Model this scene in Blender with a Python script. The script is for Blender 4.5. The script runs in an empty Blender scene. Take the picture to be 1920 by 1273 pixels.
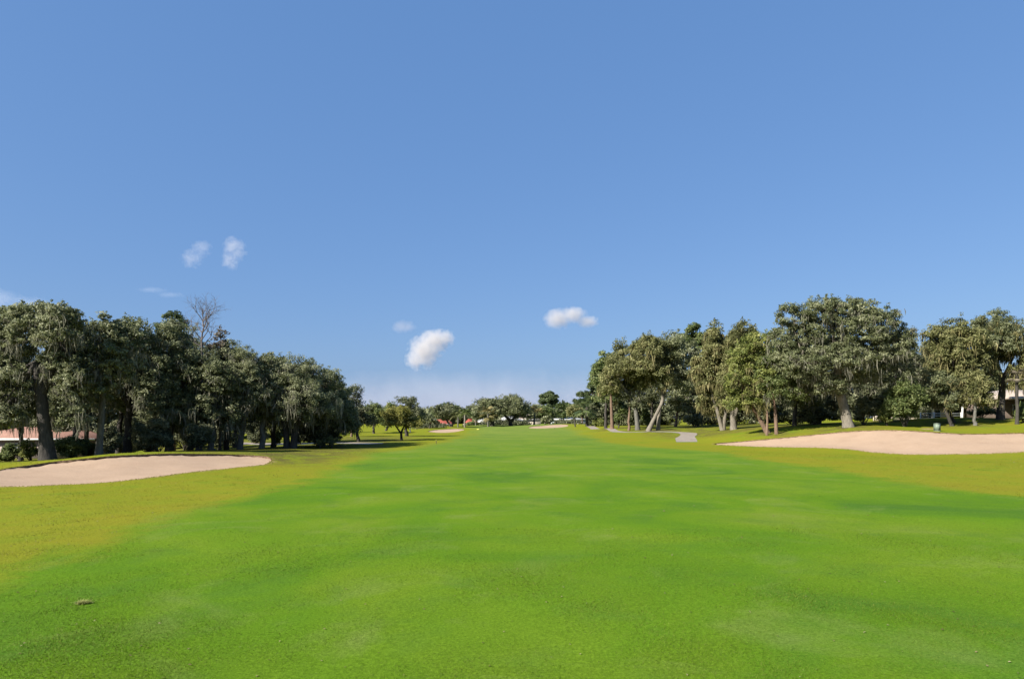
import bpy, bmesh, math, random
import numpy as np
from mathutils import Vector
from mathutils.geometry import delaunay_2d_cdt

random.seed(11)
rng = np.random.default_rng(11)
S = bpy.context.scene
C = bpy.data.collections.new("golf_course")
S.collection.children.link(C)
F, CX, HY, CAMH = 1280.0, 960.0, 783.0, 3.0      # focal length and horizon of the photograph, camera height in metres

def P(px, py, d):
    return ((px - CX) / F * d, d, CAMH - (py - HY) / F * d)

# ------------------------------------------------------------------ scene helpers
def tag(o, label=None, cat=None, group=None, kind=None):
    if label: o['label'] = label
    if cat: o['category'] = cat
    if group: o['group'] = group
    if kind: o['kind'] = kind
    return o

def empty(name, loc, label, cat, group=None, rz=0):
    o = bpy.data.objects.new(name, None)
    o.empty_display_size = 0.3
    o.location = loc
    o.rotation_euler = (0, 0, rz)
    C.objects.link(o)
    return tag(o, label, cat, group)

class MB:
    """collects polygons, builds ONE mesh object"""
    def __init__(self):
        self.v, self.f, self.n, self.t, self.m, self.cm = [], [], 0, [], [], 0
        self.hast = False
    def add(self, V, Fc, tint=None):
        V = np.asarray(V, np.float32).reshape(-1, 3)
        Fc = np.asarray(Fc, np.int32)
        self.v.append(V); self.f.append(Fc + self.n); self.n += len(V)
        self.m.append(np.full(len(Fc), self.cm, np.int32))
        if tint is not None: self.hast = True
        self.t.append(np.broadcast_to(np.asarray(0.5 if tint is None else tint, np.float32), (len(V),)).copy())
    def box(self, lo, hi):
        x0, y0, z0 = lo; x1, y1, z1 = hi
        self.add([(x0,y0,z0),(x1,y0,z0),(x1,y1,z0),(x0,y1,z0),(x0,y0,z1),(x1,y0,z1),(x1,y1,z1),(x0,y1,z1)],
                 [(0,3,2,1),(4,5,6,7),(0,1,5,4),(1,2,6,5),(2,3,7,6),(3,0,4,7)])
    def tube(self, pts, rad, seg=7, cap=True, rough=0.0):
        pts = np.asarray(pts, float); n = len(pts)
        rad = np.broadcast_to(np.asarray(rad, float), (n,))
        tg = np.gradient(pts, axis=0)
        tg /= (np.linalg.norm(tg, axis=1, keepdims=True) + 1e-9)
        ref = np.array([1., 0.13, 0.07]) if abs(tg[:, 2]).mean() > 0.5 else np.array([0.05, 0.1, 1.])
        u = np.cross(tg, ref); u /= (np.linalg.norm(u, axis=1, keepdims=True) + 1e-9)
        w = np.cross(tg, u)
        a = np.arange(seg) * 2 * math.pi / seg
        rr = rad[:, None] * (1 + (rng.normal(0, rough, (n, seg)) if rough else 0))
        V = pts[:, None, :] + rr[..., None] * (u[:, None, :] * np.cos(a)[None, :, None] + w[:, None, :] * np.sin(a)[None, :, None])
        i = np.arange(n - 1)[:, None] * seg; j = np.arange(seg)[None, :]; k = (j + 1) % seg
        Fq = np.stack([i + j, i + k, i + seg + k, i + seg + j], -1).reshape(-1, 4)
        self.add(V.reshape(-1, 3), Fq)
    def build(self, name, mats, parent=None, smooth=False, kind=None):
        me = bpy.data.meshes.new(name)
        V = np.concatenate(self.v)
        me.vertices.add(len(V)); me.vertices.foreach_set('co', V.ravel())
        lens = np.concatenate([np.full(len(f), f.shape[1], np.int32) for f in self.f])
        idx = np.concatenate([f.ravel() for f in self.f]).astype(np.int32)
        me.loops.add(len(idx)); me.loops.foreach_set('vertex_index', idx)
        me.polygons.add(len(lens))
        st = np.zeros(len(lens), np.int32); st[1:] = np.cumsum(lens)[:-1]
        me.polygons.foreach_set('loop_start', st); me.polygons.foreach_set('loop_total', lens)
        me.polygons.foreach_set('material_index', np.concatenate(self.m))
        if smooth: me.polygons.foreach_set('use_smooth', np.ones(len(lens), bool))
        me.update(calc_edges=True)
        if self.hast:
            at = me.attributes.new('tint', 'FLOAT', 'POINT'); at.data.foreach_set('value', np.concatenate(self.t))
        for m in (mats if isinstance(mats, (list, tuple)) else [mats]): me.materials.append(m)
        o = bpy.data.objects.new(name, me); C.objects.link(o)
        if parent is not None: o.parent = parent
        if kind: o['kind'] = kind
        return o

# ------------------------------------------------------------------ materials
def nt(name):
    m = bpy.data.materials.new(name); m.use_nodes = True
    t = m.node_tree; t.nodes.clear()
    out = t.nodes.new('ShaderNodeOutputMaterial')
    return m, t, out
def N(t, ty, **kw):
    n = t.nodes.new(ty)
    for k, v in kw.items():
        if k.startswith('_'): n.inputs[k[1:].replace('_', ' ')].default_value = v
        else: setattr(n, k, v)
    return n
def noise(t, vec, scale, detail=3, rough=0.55, dist=0.0):
    n = N(t, 'ShaderNodeTexNoise', _Scale=scale, _Detail=detail, _Roughness=rough, _Distortion=dist)
    t.links.new(vec, n.inputs['Vector']); return n.outputs['Fac']
def ramp(t, fac, stops):
    r = N(t, 'ShaderNodeValToRGB'); e = r.color_ramp.elements
    while len(e) < len(stops): e.new(0.5)
    for k, (p, c) in enumerate(stops):
        e[k].position = p; e[k].color = tuple(c) + (1,) if len(c) == 3 else c
    t.links.new(fac, r.inputs['Fac']); return r.outputs['Color']
def fr(t, fac, a, b, lo=0.0, hi=1.0):
    n = N(t, 'ShaderNodeMapRange', clamp=True)
    for k, v in zip((1, 2, 3, 4), (a, b, lo, hi)): n.inputs[k].default_value = v
    t.links.new(fac, n.inputs[0]); return n.outputs[0]
def mix(t, fac, a, b, blend='MIX'):
    n = N(t, 'ShaderNodeMix', data_type='RGBA', blend_type=blend)
    for s, v in ((n.inputs[0], fac), (n.inputs[6], a), (n.inputs[7], b)):
        if hasattr(v, 'is_linked'): t.links.new(v, s)
        else: s.default_value = v if not isinstance(v, tuple) or len(v) == 4 else v + (1,)
    return n.outputs[2]
def math_(t, op, a, b):
    n = N(t, 'ShaderNodeMath', operation=op)
    for s, v in ((n.inputs[0], a), (n.inputs[1], b)):
        if hasattr(v, 'is_linked'): t.links.new(v, s)
        else: s.default_value = v
    return n.outputs[0]
def attr(t, name): return N(t, 'ShaderNodeAttribute', attribute_name=name).outputs['Fac']
def pos(t): return N(t, 'ShaderNodeNewGeometry').outputs['Position']
def objco(t): return N(t, 'ShaderNodeTexCoord').outputs['Object']
def scaled(t, vec, sc):
    m = N(t, 'ShaderNodeMapping'); m.inputs['Scale'].default_value = sc
    t.links.new(vec, m.inputs['Vector']); return m.outputs[0]
def principled(t, out, col, rough=0.8, spec=0.3, bump=None, bstr=0.3, bdist=0.02):
    b = N(t, 'ShaderNodeBsdfPrincipled')
    if hasattr(col, 'is_linked'): t.links.new(col, b.inputs['Base Color'])
    else: b.inputs['Base Color'].default_value = tuple(col) + (1,)
    b.inputs['Roughness'].default_value = rough
    b.inputs['Specular IOR Level'].default_value = spec
    if bump is not None:
        bn = N(t, 'ShaderNodeBump', _Strength=bstr, _Distance=bdist)
        t.links.new(bump, bn.inputs['Height']); t.links.new(bn.outputs[0], b.inputs['Normal'])
    t.links.new(b.outputs[0], out.inputs['Surface'])
    return b

def leaf_mat(name, stops, trans=0.42, rough=0.55, spec=0.25):
    m, t, out = nt(name)
    f = attr(t, 'tint')
    n = noise(t, pos(t), 0.55, 2)
    f2 = math_(t, 'ADD', f, math_(t, 'MULTIPLY', math_(t, 'SUBTRACT', n, 0.5), 0.7))
    col = ramp(t, f2, [(0.1, stops[0]), (0.5, stops[1]), (0.95, stops[2])])
    b = principled(t, out, col, rough, spec)
    tr = N(t, 'ShaderNodeBsdfTranslucent'); t.links.new(col, tr.inputs['Color'])
    mx = N(t, 'ShaderNodeMixShader'); mx.inputs[0].default_value = trans
    t.links.new(b.outputs[0], mx.inputs[1]); t.links.new(tr.outputs[0], mx.inputs[2])
    t.links.new(mx.outputs[0], out.inputs['Surface'])
    return m
def bark_mat(name, a, b, sc=1.0):
    m, t, out = nt(name)
    p = pos(t)
    n1 = noise(t, scaled(t, p, (5*sc, 5*sc, 1.2*sc)), 2.0, 5, 0.65)
    n2 = noise(t, p, 0.8, 3)
    col = ramp(t, math_(t, 'ADD', math_(t, 'MULTIPLY', n1, 0.7), math_(t, 'MULTIPLY', n2, 0.3)), [(0.35, a), (0.65, b)])
    principled(t, out, col, 0.9, 0.2, n1, 0.6, 0.06)
    return m
def plain_mat(name, a, b, scale=3.0, rough=0.7, spec=0.3, stretch=(1, 1, 1), bstr=0.15):
    m, t, out = nt(name)
    n1 = noise(t, scaled(t, pos(t), stretch), scale, 4, 0.6)
    principled(t, out, ramp(t, n1, [(0.3, a), (0.7, b)]), rough, spec, n1, bstr, 0.02)
    return m

PAL = {
 'oak':    ((.068,.082,.032), (.178,.194,.090), (.318,.324,.195)),
 'olive':  ((.074,.080,.026), (.182,.188,.070), (.305,.292,.130)),
 'green':  ((.056,.084,.024), (.134,.166,.052), (.235,.260,.104)),
 'bright': ((.090,.116,.026), (.195,.215,.054), (.320,.320,.110)),
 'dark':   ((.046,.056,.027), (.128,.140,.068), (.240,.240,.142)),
 'yellow': ((.115,.118,.026), (.230,.220,.048), (.345,.315,.090)),
 'pine':   ((.036,.057,.024), (.086,.114,.042), (.155,.188,.076)),
 'rust':   ((.080,.068,.046), (.165,.138,.095), (.240,.205,.150)),
 'palm':   ((.052,.070,.024), (.125,.142,.056), (.250,.245,.125)),
 'palmy':  ((.100,.082,.030), (.185,.158,.060), (.280,.240,.108)),
}
LEAF = {k: leaf_mat('leaves_' + k, v) for k, v in PAL.items()}
MOSS = {'grey':  leaf_mat('moss_grey', ((.085,.086,.060), (.170,.165,.118), (.260,.245,.185)), 0.4, 0.9, 0.1),
        'olive': leaf_mat('moss_olive', ((.094,.088,.034), (.190,.172,.074), (.285,.250,.130)), 0.4, 0.9, 0.1)}
BARK = {'grey': bark_mat('bark_grey', (.060,.055,.046), (.150,.145,.122)),
        'dark': bark_mat('bark_dark', (.026,.023,.020), (.070,.062,.052)),
        'pale': bark_mat('bark_pale', (.09,.078,.060), (.215,.19,.15)),
        'red':  bark_mat('bark_red', (.085,.055,.038), (.19,.130,.090)),
        'bare': bark_mat('bark_bare', (.075,.065,.060), (.15,.13,.12))}

# ------------------------------------------------------------------ terrain
CP = []          # (X, Y, Z) control points
def cp(px, py, d): CP.append(P(px, py, d))
for Y in (-40, -15, 0, 5, 12, 20): 
    for X in (-60, -30, -12, 0, 12, 30, 60): CP.append((X, Y, 0))
for Y, xs in ((30, (-8, 4, 16, 28, 42)), (42, (-6, 6, 18, 32, 48)), (52, (-10, 0, 12, 24)), (62, (-8, 4, 16)), (76, (-8, 4, 14)), (95, (-8, 4, 12)), (125, (-6, 8))):
    for X in xs: CP.append((X, Y, 0))
CP += [(-6,165,.1),(8,165,.1),(-3,200,.4),(10,195,.3)]
LB_NEAR = [(-40,913.5,29.6),(0,912,29.8),(80,909.5,30.4),(160,905.5,31.4),(240,900,32.8),(300,892.5,35),(370,883.5,38.2),(430,877,40.8),(470,874,42.2),(500,870.5,44)]
LB_FAR = [(512,862,48.4),(503,856,50),(480,853,50.6),(430,851,50),(380,850,48.5),(300,851,46),(240,852,44.3),(180,855.5,43),(140,861,42.3),(100,868,42),(60,873,41),(25,876,39.5),(0,880,37.5),(-40,886,35.5)]
RB_NEAR = [(1333,833,78),(1400,837,73),(1480,838.5,70),(1560,840,67),(1600,843.5,65),(1640,848.5,62.5),(1690,852,60.5),(1760,853,59.5),(1840,850.5,59.5),(1920,847.5,60),(1990,845,60)]
RB_FAR = [(1995,811,69),(1920,811,69),(1870,811.5,69.5),(1830,814.5,69.5),(1780,811.5,70),(1740,808.5,70.5),(1690,806,72),(1640,806,74),(1580,810,76),(1500,817,78),(1400,826.5,79.5),(1345,831,79.8)]
FB1 = [(799,808,135),(812,811,133),(835,811.5,132.5),(856,809.5,134),(872,806,137),(869,803.5,139),(852,803.5,140),(838,804.5,139.5),(815,805.5,138)]
FB2 = [(988,801.8,187),(1000,803.5,185),(1020,803,186),(1045,801.5,188),(1067,799,192),(1063,795.5,196),(1040,795.2,197),(1022,796,196),(1012,798,194.5),(1000,798.5,193)]
for q in LB_NEAR + LB_FAR + RB_NEAR + RB_FAR + FB1 + FB2: cp(*q)
for q in [(280,848,48.5),(180,851.5,45.5),(400,847,52.5),(500,848.5,56),(640,848,59),(770,843,64),(560,845,62),(100,864,45),(40,868,45),(-40,870,44),
          (20,862,80),(150,858,80),(40,864.5,62),(-60,862,80),(88,863,52),(300,846,62),(400,845,66),(240,850,60),(500,840,67),(590,841,67),(300,838,90),(450,832,92),(600,826,92),
          (700,826,89.3),(657,818,109.7),(750,818,110),(650,810,150),(760,806,150),(830,801.5,143),(800,802,150),(820,799,185),(865,799,190),(960,797,210),(900,797,212),(1010,797,214),(1060,797,214),(830,804,215),(880,804,215),(900,804.5,234),(960,804.5,236),(1010,804,240),(1065,804,240),(1170,803,218),(700,800,200),(600,802,180),
          (995,797,203),(1030,794.8,202),(1055,794.8,202),(1100,797,190),(1085,799.5,160),(1147,803.5,128),(1190,806,118),(1240,806,115),(1266,800,130),(1370,803.5,108),(1300,816,96),(1330,810,105),(1200,798,170),(1300,796,170),
          (1400,797,130),(1440,808.5,84),(1480,809.5,82),(1390,803,98),(1590,799,78.5),(1640,803.5,76.5),(1690,803.5,74.5),(1520,808,81),(1757,809,73),(1830,811.5,71.5),(1850,800,78),(1900,788,85),(1925,786,85),(1690,790,90),(1650,789,95),(1780,783.5,90),(1860,784,95),(2000,790,80),(2000,784,95),
          (1500,795,110),(1600,790,115),(1750,784,115),(1900,783,120),
          (1286,826,84),(1284,821,90),(1293,815,98),(1290,811,106),(1265,809.2,112),(1225,809.3,113.5),(1190,810.2,113),(1165,810.8,114.5),(1150,807.5,125),(1130,804.5,139),(1112,802.5,152),(1200,822,100),(1150,820,100),(1100,815,120),(1080,806,150)]:
    cp(*q)
for a in range(0, 360, 20):
    for r in (330, 600, 1500, 4500):
        CP.append((r * math.sin(math.radians(a)), r * math.cos(math.radians(a)), 0.5 if abs(a - 180) > 60 else 0))
for X in (60, 90, 130): 
    for Y in (80, 110, 150, 220): CP.append((X + 10, Y, 2.2 if Y < 160 else 1.2))
for X in (-60, -90, -130):
    for Y in (40, 80, 120, 180): CP.append((X, Y, -1.2 if 60 < Y < 100 else -.3))
CP = np.array(CP); RC = 5.0
A = np.sqrt(((CP[:, None, :2] - CP[None, :, :2]) ** 2).sum(-1) + RC * RC)
n_ = len(CP)
M = np.zeros((n_ + 1, n_ + 1)); M[:n_, :n_] = A - 0.25 * np.eye(n_); M[:n_, n_] = M[n_, :n_] = 1
W = np.linalg.solve(M, np.append(CP[:, 2], 0))
def zt(X, Y):
    X = np.atleast_1d(np.asarray(X, float)); Y = np.atleast_1d(np.asarray(Y, float)); out = np.empty(len(X))
    for i in range(0, len(X), 4000):
        x, y = X[i:i+4000], Y[i:i+4000]
        out[i:i+4000] = np.sqrt((x[:, None] - CP[:, 0]) ** 2 + (y[:, None] - CP[:, 1]) ** 2 + RC * RC) @ W[:n_] + W[n_]
    u = np.exp(-((Y - 10) / 60) ** 2)
    out += 0.035 * u * (np.sin(X * .61 + Y * .23) * np.sin(Y * .47 - X * .13) + .6 * np.sin(X * 1.3 + 2) * np.sin(Y * 1.1 + X * .3))
    return out
def z1(x, y): return float(zt([x], [y])[0])
def gp(px, d, dz=0.0):
    x = (px - CX) / F * d
    return (x, d, z1(x, d) + dz)

def smooth_loop(pts, step=0.35, closed=True, jit=0.0, it=2):
    p = np.array([q[:2] for q in pts], float)
    for _ in range(it):                                   # Chaikin
        q = np.roll(p, -1, 0)
        p = np.stack([p * .75 + q * .25, p * .25 + q * .75], 1).reshape(-1, 2)
    q = np.vstack([p, p[:1]]); L = np.r_[0, np.cumsum(np.linalg.norm(np.diff(q, axis=0), axis=1))]
    s = np.linspace(0, L[-1], max(8, int(L[-1] / step)), endpoint=False)
    r = np.stack([np.interp(s, L, q[:, 0]), np.interp(s, L, q[:, 1])], 1)
    if jit:
        k = rng.normal(0, jit, r.shape); k = (k + np.roll(k, 1, 0)) / 1.5; r = r + k
    return r
def inside(poly, X, Y):
    c = np.zeros(len(X), bool); x0, y0 = poly[:, 0], poly[:, 1]; x1, y1 = np.roll(x0, -1), np.roll(y0, -1)
    for a, b, e, f_ in zip(x0, y0, x1, y1):
        k = (b > Y) != (f_ > Y)
        c ^= k & (X < (e - a) * (Y - b) / (f_ - b + 1e-12) + a)
    return c
def dist_poly(poly, X, Y):
    d = np.full(len(X), 1e9)
    for i in range(0, len(poly), 50):
        q = poly[i:i+50]
        d = np.minimum(d, np.sqrt((X[:, None] - q[:, 0]) ** 2 + (Y[:, None] - q[:, 1]) ** 2).min(1))
    return d
def strip(centre, w):
    c = np.array(centre, float); 
    for _ in range(2):
        m_ = np.empty((2 * len(c) - 2, 2)); m_[0::2] = c[:-1] * .75 + c[1:] * .25; m_[1::2] = c[:-1] * .25 + c[1:] * .75
        c = np.vstack([c[:1], m_, c[-1:]])
    tg = np.gradient(c, axis=0); tg /= np.linalg.norm(tg, axis=1, keepdims=True)
    nn = np.stack([-tg[:, 1], tg[:, 0]], 1)
    w = np.interp(np.linspace(0, 1, len(c)), np.linspace(0, 1, len(w)), w)[:, None] if hasattr(w, '__len__') else w
    return np.vstack([c + nn * w / 2, (c - nn * w / 2)[::-1]])
def resample(poly, step):
    q = np.vstack([poly, poly[:1]]); L = np.r_[0, np.cumsum(np.linalg.norm(np.diff(q, axis=0), axis=1))]
    s = np.linspace(0, L[-1], int(L[-1] / step), endpoint=False)
    return np.stack([np.interp(s, L, q[:, 0]), np.interp(s, L, q[:, 1])], 1)

XY = lambda L: [P(*q)[:2] for q in L]
polys = [
  ('sand_bunker', smooth_loop(XY(LB_NEAR + LB_FAR), .3, jit=.035), 'sand'),
  ('sand_bunker', smooth_loop(XY(RB_NEAR + RB_FAR), .4, jit=.05), 'sand'),
  ('sand_bunker', smooth_loop(XY(FB1), .5, jit=.05), 'sand'),
  ('sand_bunker', smooth_loop(XY(FB2), .5, jit=.05), 'sand'),
  ('cart_path', resample(strip([((px - CX) / F * d, d) for px, d in [(1288,82.5),(1285,88),(1284,92),(1292,98),(1290,105.5),(1265,111.5),(1225,113.5),(1190,113.2),(1165,115),(1150,125),(1130,139),(1112,152),(1095,175)]], [2.5,2.5,2.5,2.5,2.2,1.0,.6,.6,1.0,1.5,1.7,1.8,1.8]), .6), 'path'),
  ('cart_path', resample(strip([((px - CX) / F * d, d) for px, d in [(705,80),(660,83),(610,85),(540,84),(470,92),(380,100)]], 2.6), .6), 'path'),
]
XL = np.array([(-60,-10),(5,-9.7),(13,-9.8),(21,-10.3),(26,-9.9),(40,-10),(57,-12),(65,-9.9),(82,-8.3),(120,-7.6),(174,-9.5),(220,-14),(260,-16)])
XR = np.array([(-60,19),(20,19.5),(25,19),(34,18.3),(44,18),(62,17.5),(70,14),(78,11.8),(100,11.6),(132,12.5),(190,15),(260,18)])

def build_ground():
    pts = []
    def grid(x0, x1, y0, y1, st, skip=None):
        X, Y = np.meshgrid(np.arange(x0, x1, st), np.arange(y0, y1, st)); X = X.ravel(); Y = Y.ravel()
        X = X + rng.uniform(-.25, .25, len(X)) * st; Y = Y + rng.uniform(-.25, .25, len(Y)) * st
        k = np.ones(len(X), bool)
        if skip: k = ~((X > skip[0]) & (X < skip[1]) & (Y > skip[2]) & (Y < skip[3]))
        pts.append(np.stack([X[k], Y[k]], 1))
    zA = (-46, 62, 3, 96)
    grid(*zA, 0.9)
    grid(-170, 210, -50, 330, 4.5, (zA[0] - 1, zA[1] + 1, zA[2] - 1, zA[3] + 1))
    for r in (400, 480, 600, 800, 1100, 1600, 2400, 3600, 5000):
        a = np.linspace(0, 2 * math.pi, 48, endpoint=False); pts.append(np.stack([r * np.sin(a), r * np.cos(a)], 1))
    Q = np.vstack(pts)
    keep = np.ones(len(Q), bool)
    for _, pl, _k in polys: keep &= dist_poly(pl, Q[:, 0], Q[:, 1]) > .32
    Q = Q[keep]
    V = [Vector(q) for q in Q]; E = []
    for _, pl, _k in polys:
        b = len(V); V += [Vector(q) for q in pl]; E += [(b + i, b + (i + 1) % len(pl)) for i in range(len(pl))]
    vo, eo, fo, *_ = delaunay_2d_cdt(V, E, [], 0, 1e-5)
    V = np.array([(v.x, v.y) for v in vo]); Fc = np.array(fo)
    cen = V[Fc].mean(1); lab = np.full(len(Fc), -1)
    for i, (_, pl, _k) in enumerate(polys): lab[inside(pl, cen[:, 0], cen[:, 1])] = i
    z = zt(V[:, 0], V[:, 1])
    # attributes of the turf: rough, bare soil, fallen leaves plus shade painted under the groves
    X, Y = V[:, 0], V[:, 1]
    wob = .35 * np.sin(Y * .35) + .25 * np.sin(Y * 1.3 + X)
    s = np.minimum(X - np.interp(Y, XL[:, 0], XL[:, 1]), np.interp(Y, XR[:, 0], XR[:, 1]) - X) + wob
    wd = np.clip(.9 + Y * .012, 1.0, 2.6)
    rough = np.clip(.5 - s / (2 * wd), 0, 1)
    bare = np.zeros(len(V))
    for px, d, rx, ry, k in [(1345,104,3.2,.9,1),(1325,107,2.2,.7,.9),(1375,107,3,1.5,.5),(1560,84,3,1.5,.3),(1150,122,3,3,.45),(1385,96,3,2,.4),(1745,77,1.0,.8,1.0),(1733,76,.9,.6,1.0),(1175,117,2,1.2,.4)]:
        x = (px - CX) / F * d; bare = np.maximum(bare, k * np.exp(-((X - x) / rx) ** 2 - ((Y - d) / ry) ** 2))
    for i in range(2): 
        dd = dist_poly(polys[i][1], X, Y); bare = np.maximum(bare, .55 * np.exp(-(dd / .25) ** 2))
    grove = np.clip((-11 - X) / 4, 0, 1) * np.clip((Y - 49 + np.clip(X + 22, 0, 20) * .9) / 4, 0, 1) * np.clip((115 - Y) / 15, 0, 1)
    grove = np.maximum(grove, np.clip((X - 19) / 6, 0, 1) * np.clip((54 - X) / 6, 0, 1) * np.clip((Y - 84) / 8, 0, 1) * np.clip((160 - Y) / 15, 0, 1))
    for bx_, by_, br_ in BASES: grove = np.maximum(grove, 1.2 * np.exp(-((X - bx_) ** 2 + (Y - by_) ** 2) / br_ ** 2))
    soil = plain_mat('bunker_lip_soil', (.05,.033,.02), (.19,.13,.085), 6.0, .95, .1, bstr=.8)
    g = MB(); fg = Fc[lab < 0]
    g.add(np.column_stack([V, z]), fg)
    me_at = [('rough', rough), ('bare', bare), ('litter_shade', grove)]
    g.cm = 1; nv0 = len(V); extra = []
    objs = []
    for i, (nm, pl, kind) in enumerate(polys):
        f_ = Fc[lab == i]; ids, inv = np.unique(f_, return_inverse=True); inv = inv.reshape(f_.shape)
        zz = z[ids].copy(); x, y = V[ids, 0], V[ids, 1]
        dd = dist_poly(pl, x, y); on = dd < .02
        mb = MB()
        if kind == 'sand':
            c = pl.mean(0); fs = np.clip((y - np.interp(x, *sorted_mid(pl))) / 3, -1, 1)
            lip = np.where(fs > 0, ((.13, .09, .08, .06)[i]), (.035 if i < 2 else .02)) 
            zz -= lip * (1 + (rng.normal(0, .2, len(x)) if i < 2 else 0))
            zz -= np.minimum(dd, 3) * (.07 if i < 2 else .03) * (y * 0 + 1)
            zz += .03 * np.sin(x * 1.7 + y) * np.sin(y * 1.9) * np.minimum(dd, 1)
            mb.add(np.column_stack([x, y, zz]), inv)
            # the lip: vertical strip between turf edge and sand edge
            bd = {}
            for tri in f_:
                for a, b in ((tri[0], tri[1]), (tri[1], tri[2]), (tri[2], tri[0])):
                    bd[(a, b)] = 1
            zmap = dict(zip(ids.tolist(), zz.tolist()))
            for (a, b) in list(bd):
                if (b, a) not in bd:
                    g.add([(V[a, 0], V[a, 1], zmap[a]), (V[b, 0], V[b, 1], zmap[b]), (V[b, 0], V[b, 1], z[b]), (V[a, 0], V[a, 1], z[a])], [(0, 1, 2, 3)])
                    extra += [0.5] * 4
            objs.append(mb.build(nm, MAT_SAND, smooth=True, kind='structure'))
        else:
            mb.add(np.column_stack([x, y, zz + .02]), inv)
            objs.append(mb.build(nm, MAT_PATH, smooth=True, kind='structure'))
    o = g.build('ground', [MAT_GRASS, soil], smooth=True, kind='structure')
    for nm, v in me_at:
        full = np.concatenate([v, np.zeros(g.n - nv0)]).astype(np.float32)
        a = o.data.attributes.new(nm, 'FLOAT', 'POINT'); a.data.foreach_set('value', full)
    return objs
def sorted_mid(pl):
    xs = np.linspace(pl[:, 0].min(), pl[:, 0].max(), 40); mid = []
    for x in xs:
        k = np.abs(pl[:, 0] - x) < (xs[1] - xs[0]) * 1.5
        yy = pl[k, 1]; mid.append((yy.min() + yy.max()) / 2 if len(yy) else pl[:, 1].mean())
    return xs, np.array(mid)

def grass_material():
    m, t, out = nt('turf'); p = pos(t)
    big = noise(t, p, .16, 4, .55, .6); med = noise(t, p, .55, 4, .6, .4); sm = noise(t, p, 3.0, 4, .65)
    fine = noise(t, p, 22, 5, .75); tuft = noise(t, p, 60, 3, .8)
    fw = ramp(t, big, [(.28, (.048,.108,.012)), (.45, (.070,.138,.008)), (.60, (.090,.150,.010)), (.78, (.118,.156,.024))])
    dk = fr(t, med, .50, .70); fw = mix(t, math_(t, 'MULTIPLY', dk, .34), fw, (.040,.092,.018))
    dry = fr(t, noise(t, scaled(t, p, (1, 1, 1)), .33, 5, .65, .8), .54, .74); fw = mix(t, math_(t, 'MULTIPLY', dry, .45), fw, (.138,.166,.048))
    sx = N(t, 'ShaderNodeSeparateXYZ'); t.links.new(p, sx.inputs[0]); fw = mix(t, math_(t, 'MULTIPLY', fr(t, math_(t, 'ADD', sx.outputs['Y'], math_(t, 'MULTIPLY', big, 30)), 40, 170), .55), fw, (.148,.172,.045))
    rg = ramp(t, math_(t, 'ADD', math_(t, 'MULTIPLY', big, .5), math_(t, 'MULTIPLY', med, .5)), [(.33, (.098,.142,.012)), (.46, (.135,.153,.012)), (.62, (.152,.147,.013)), (.76, (.138,.155,.024))])
    r = math_(t, 'ADD', attr(t, 'rough'), math_(t, 'ADD', math_(t, 'MULTIPLY', math_(t, 'SUBTRACT', sm, .5), .5), math_(t, 'MULTIPLY', math_(t, 'SUBTRACT', med, .5), .9)))
    col = mix(t, fr(t, r, .2, .8), fw, rg)
    lit = math_(t, 'MULTIPLY', attr(t, 'litter_shade'), fr(t, math_(t, 'ADD', med, math_(t, 'MULTIPLY', math_(t, 'SUBTRACT', sm, .5), .6)), .36, .56)); col = mix(t, math_(t, 'MULTIPLY', lit, .75), col, (.060,.050,.024))  # dark brown for fallen leaves, with grove shade put into the colour
    bare = fr(t, math_(t, 'ADD', attr(t, 'bare'), math_(t, 'MULTIPLY', math_(t, 'SUBTRACT', sm, .5), .9)), .35, .75)
    col = mix(t, bare, col, (.29,.19,.12))
    tx = math_(t, 'ADD', math_(t, 'MULTIPLY', fine, .55), math_(t, 'MULTIPLY', tuft, .45))
    col = mix(t, 1.0, col, ramp(t, tx, [(.32, (.40,.46,.36)), (.5, (.98,.99,.96)), (.66, (1.6,1.5,1.7))]), 'MULTIPLY')
    principled(t, out, col, 1.0, .02, math_(t, 'ADD', math_(t, 'MULTIPLY', fine, .7), math_(t, 'MULTIPLY', tuft, .3)), .55, .03)
    return m
def sand_material():
    m, t, out = nt('bunker_sand'); p = pos(t)
    n1 = noise(t, p, .5, 4, .6, .3); n2 = noise(t, p, 9, 5, .7); n3 = noise(t, scaled(t, p, (1, 5, 1)), 1.4, 4, .6, .6)
    col = ramp(t, math_(t, 'ADD', math_(t, 'MULTIPLY', n1, .6), math_(t, 'MULTIPLY', n3, .4)), [(.30, (.276,.194,.130)), (.5, (.316,.226,.154)), (.7, (.336,.243,.168))])
    col = mix(t, 1.0, col, ramp(t, n2, [(.3, (.90,.90,.90)), (.7, (1.06,1.06,1.06))]), 'MULTIPLY')
    principled(t, out, col, .95, .1, math_(t, 'ADD', n2, math_(t, 'MULTIPLY', n3, 1.5)), .5, .06)
    return m
MAT_GRASS = grass_material(); MAT_SAND = sand_material()
MAT_PATH = plain_mat('cart_path_concrete', (.165,.14,.115), (.235,.20,.165), 1.2, .9, .2, bstr=.1)
BASES = []
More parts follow.
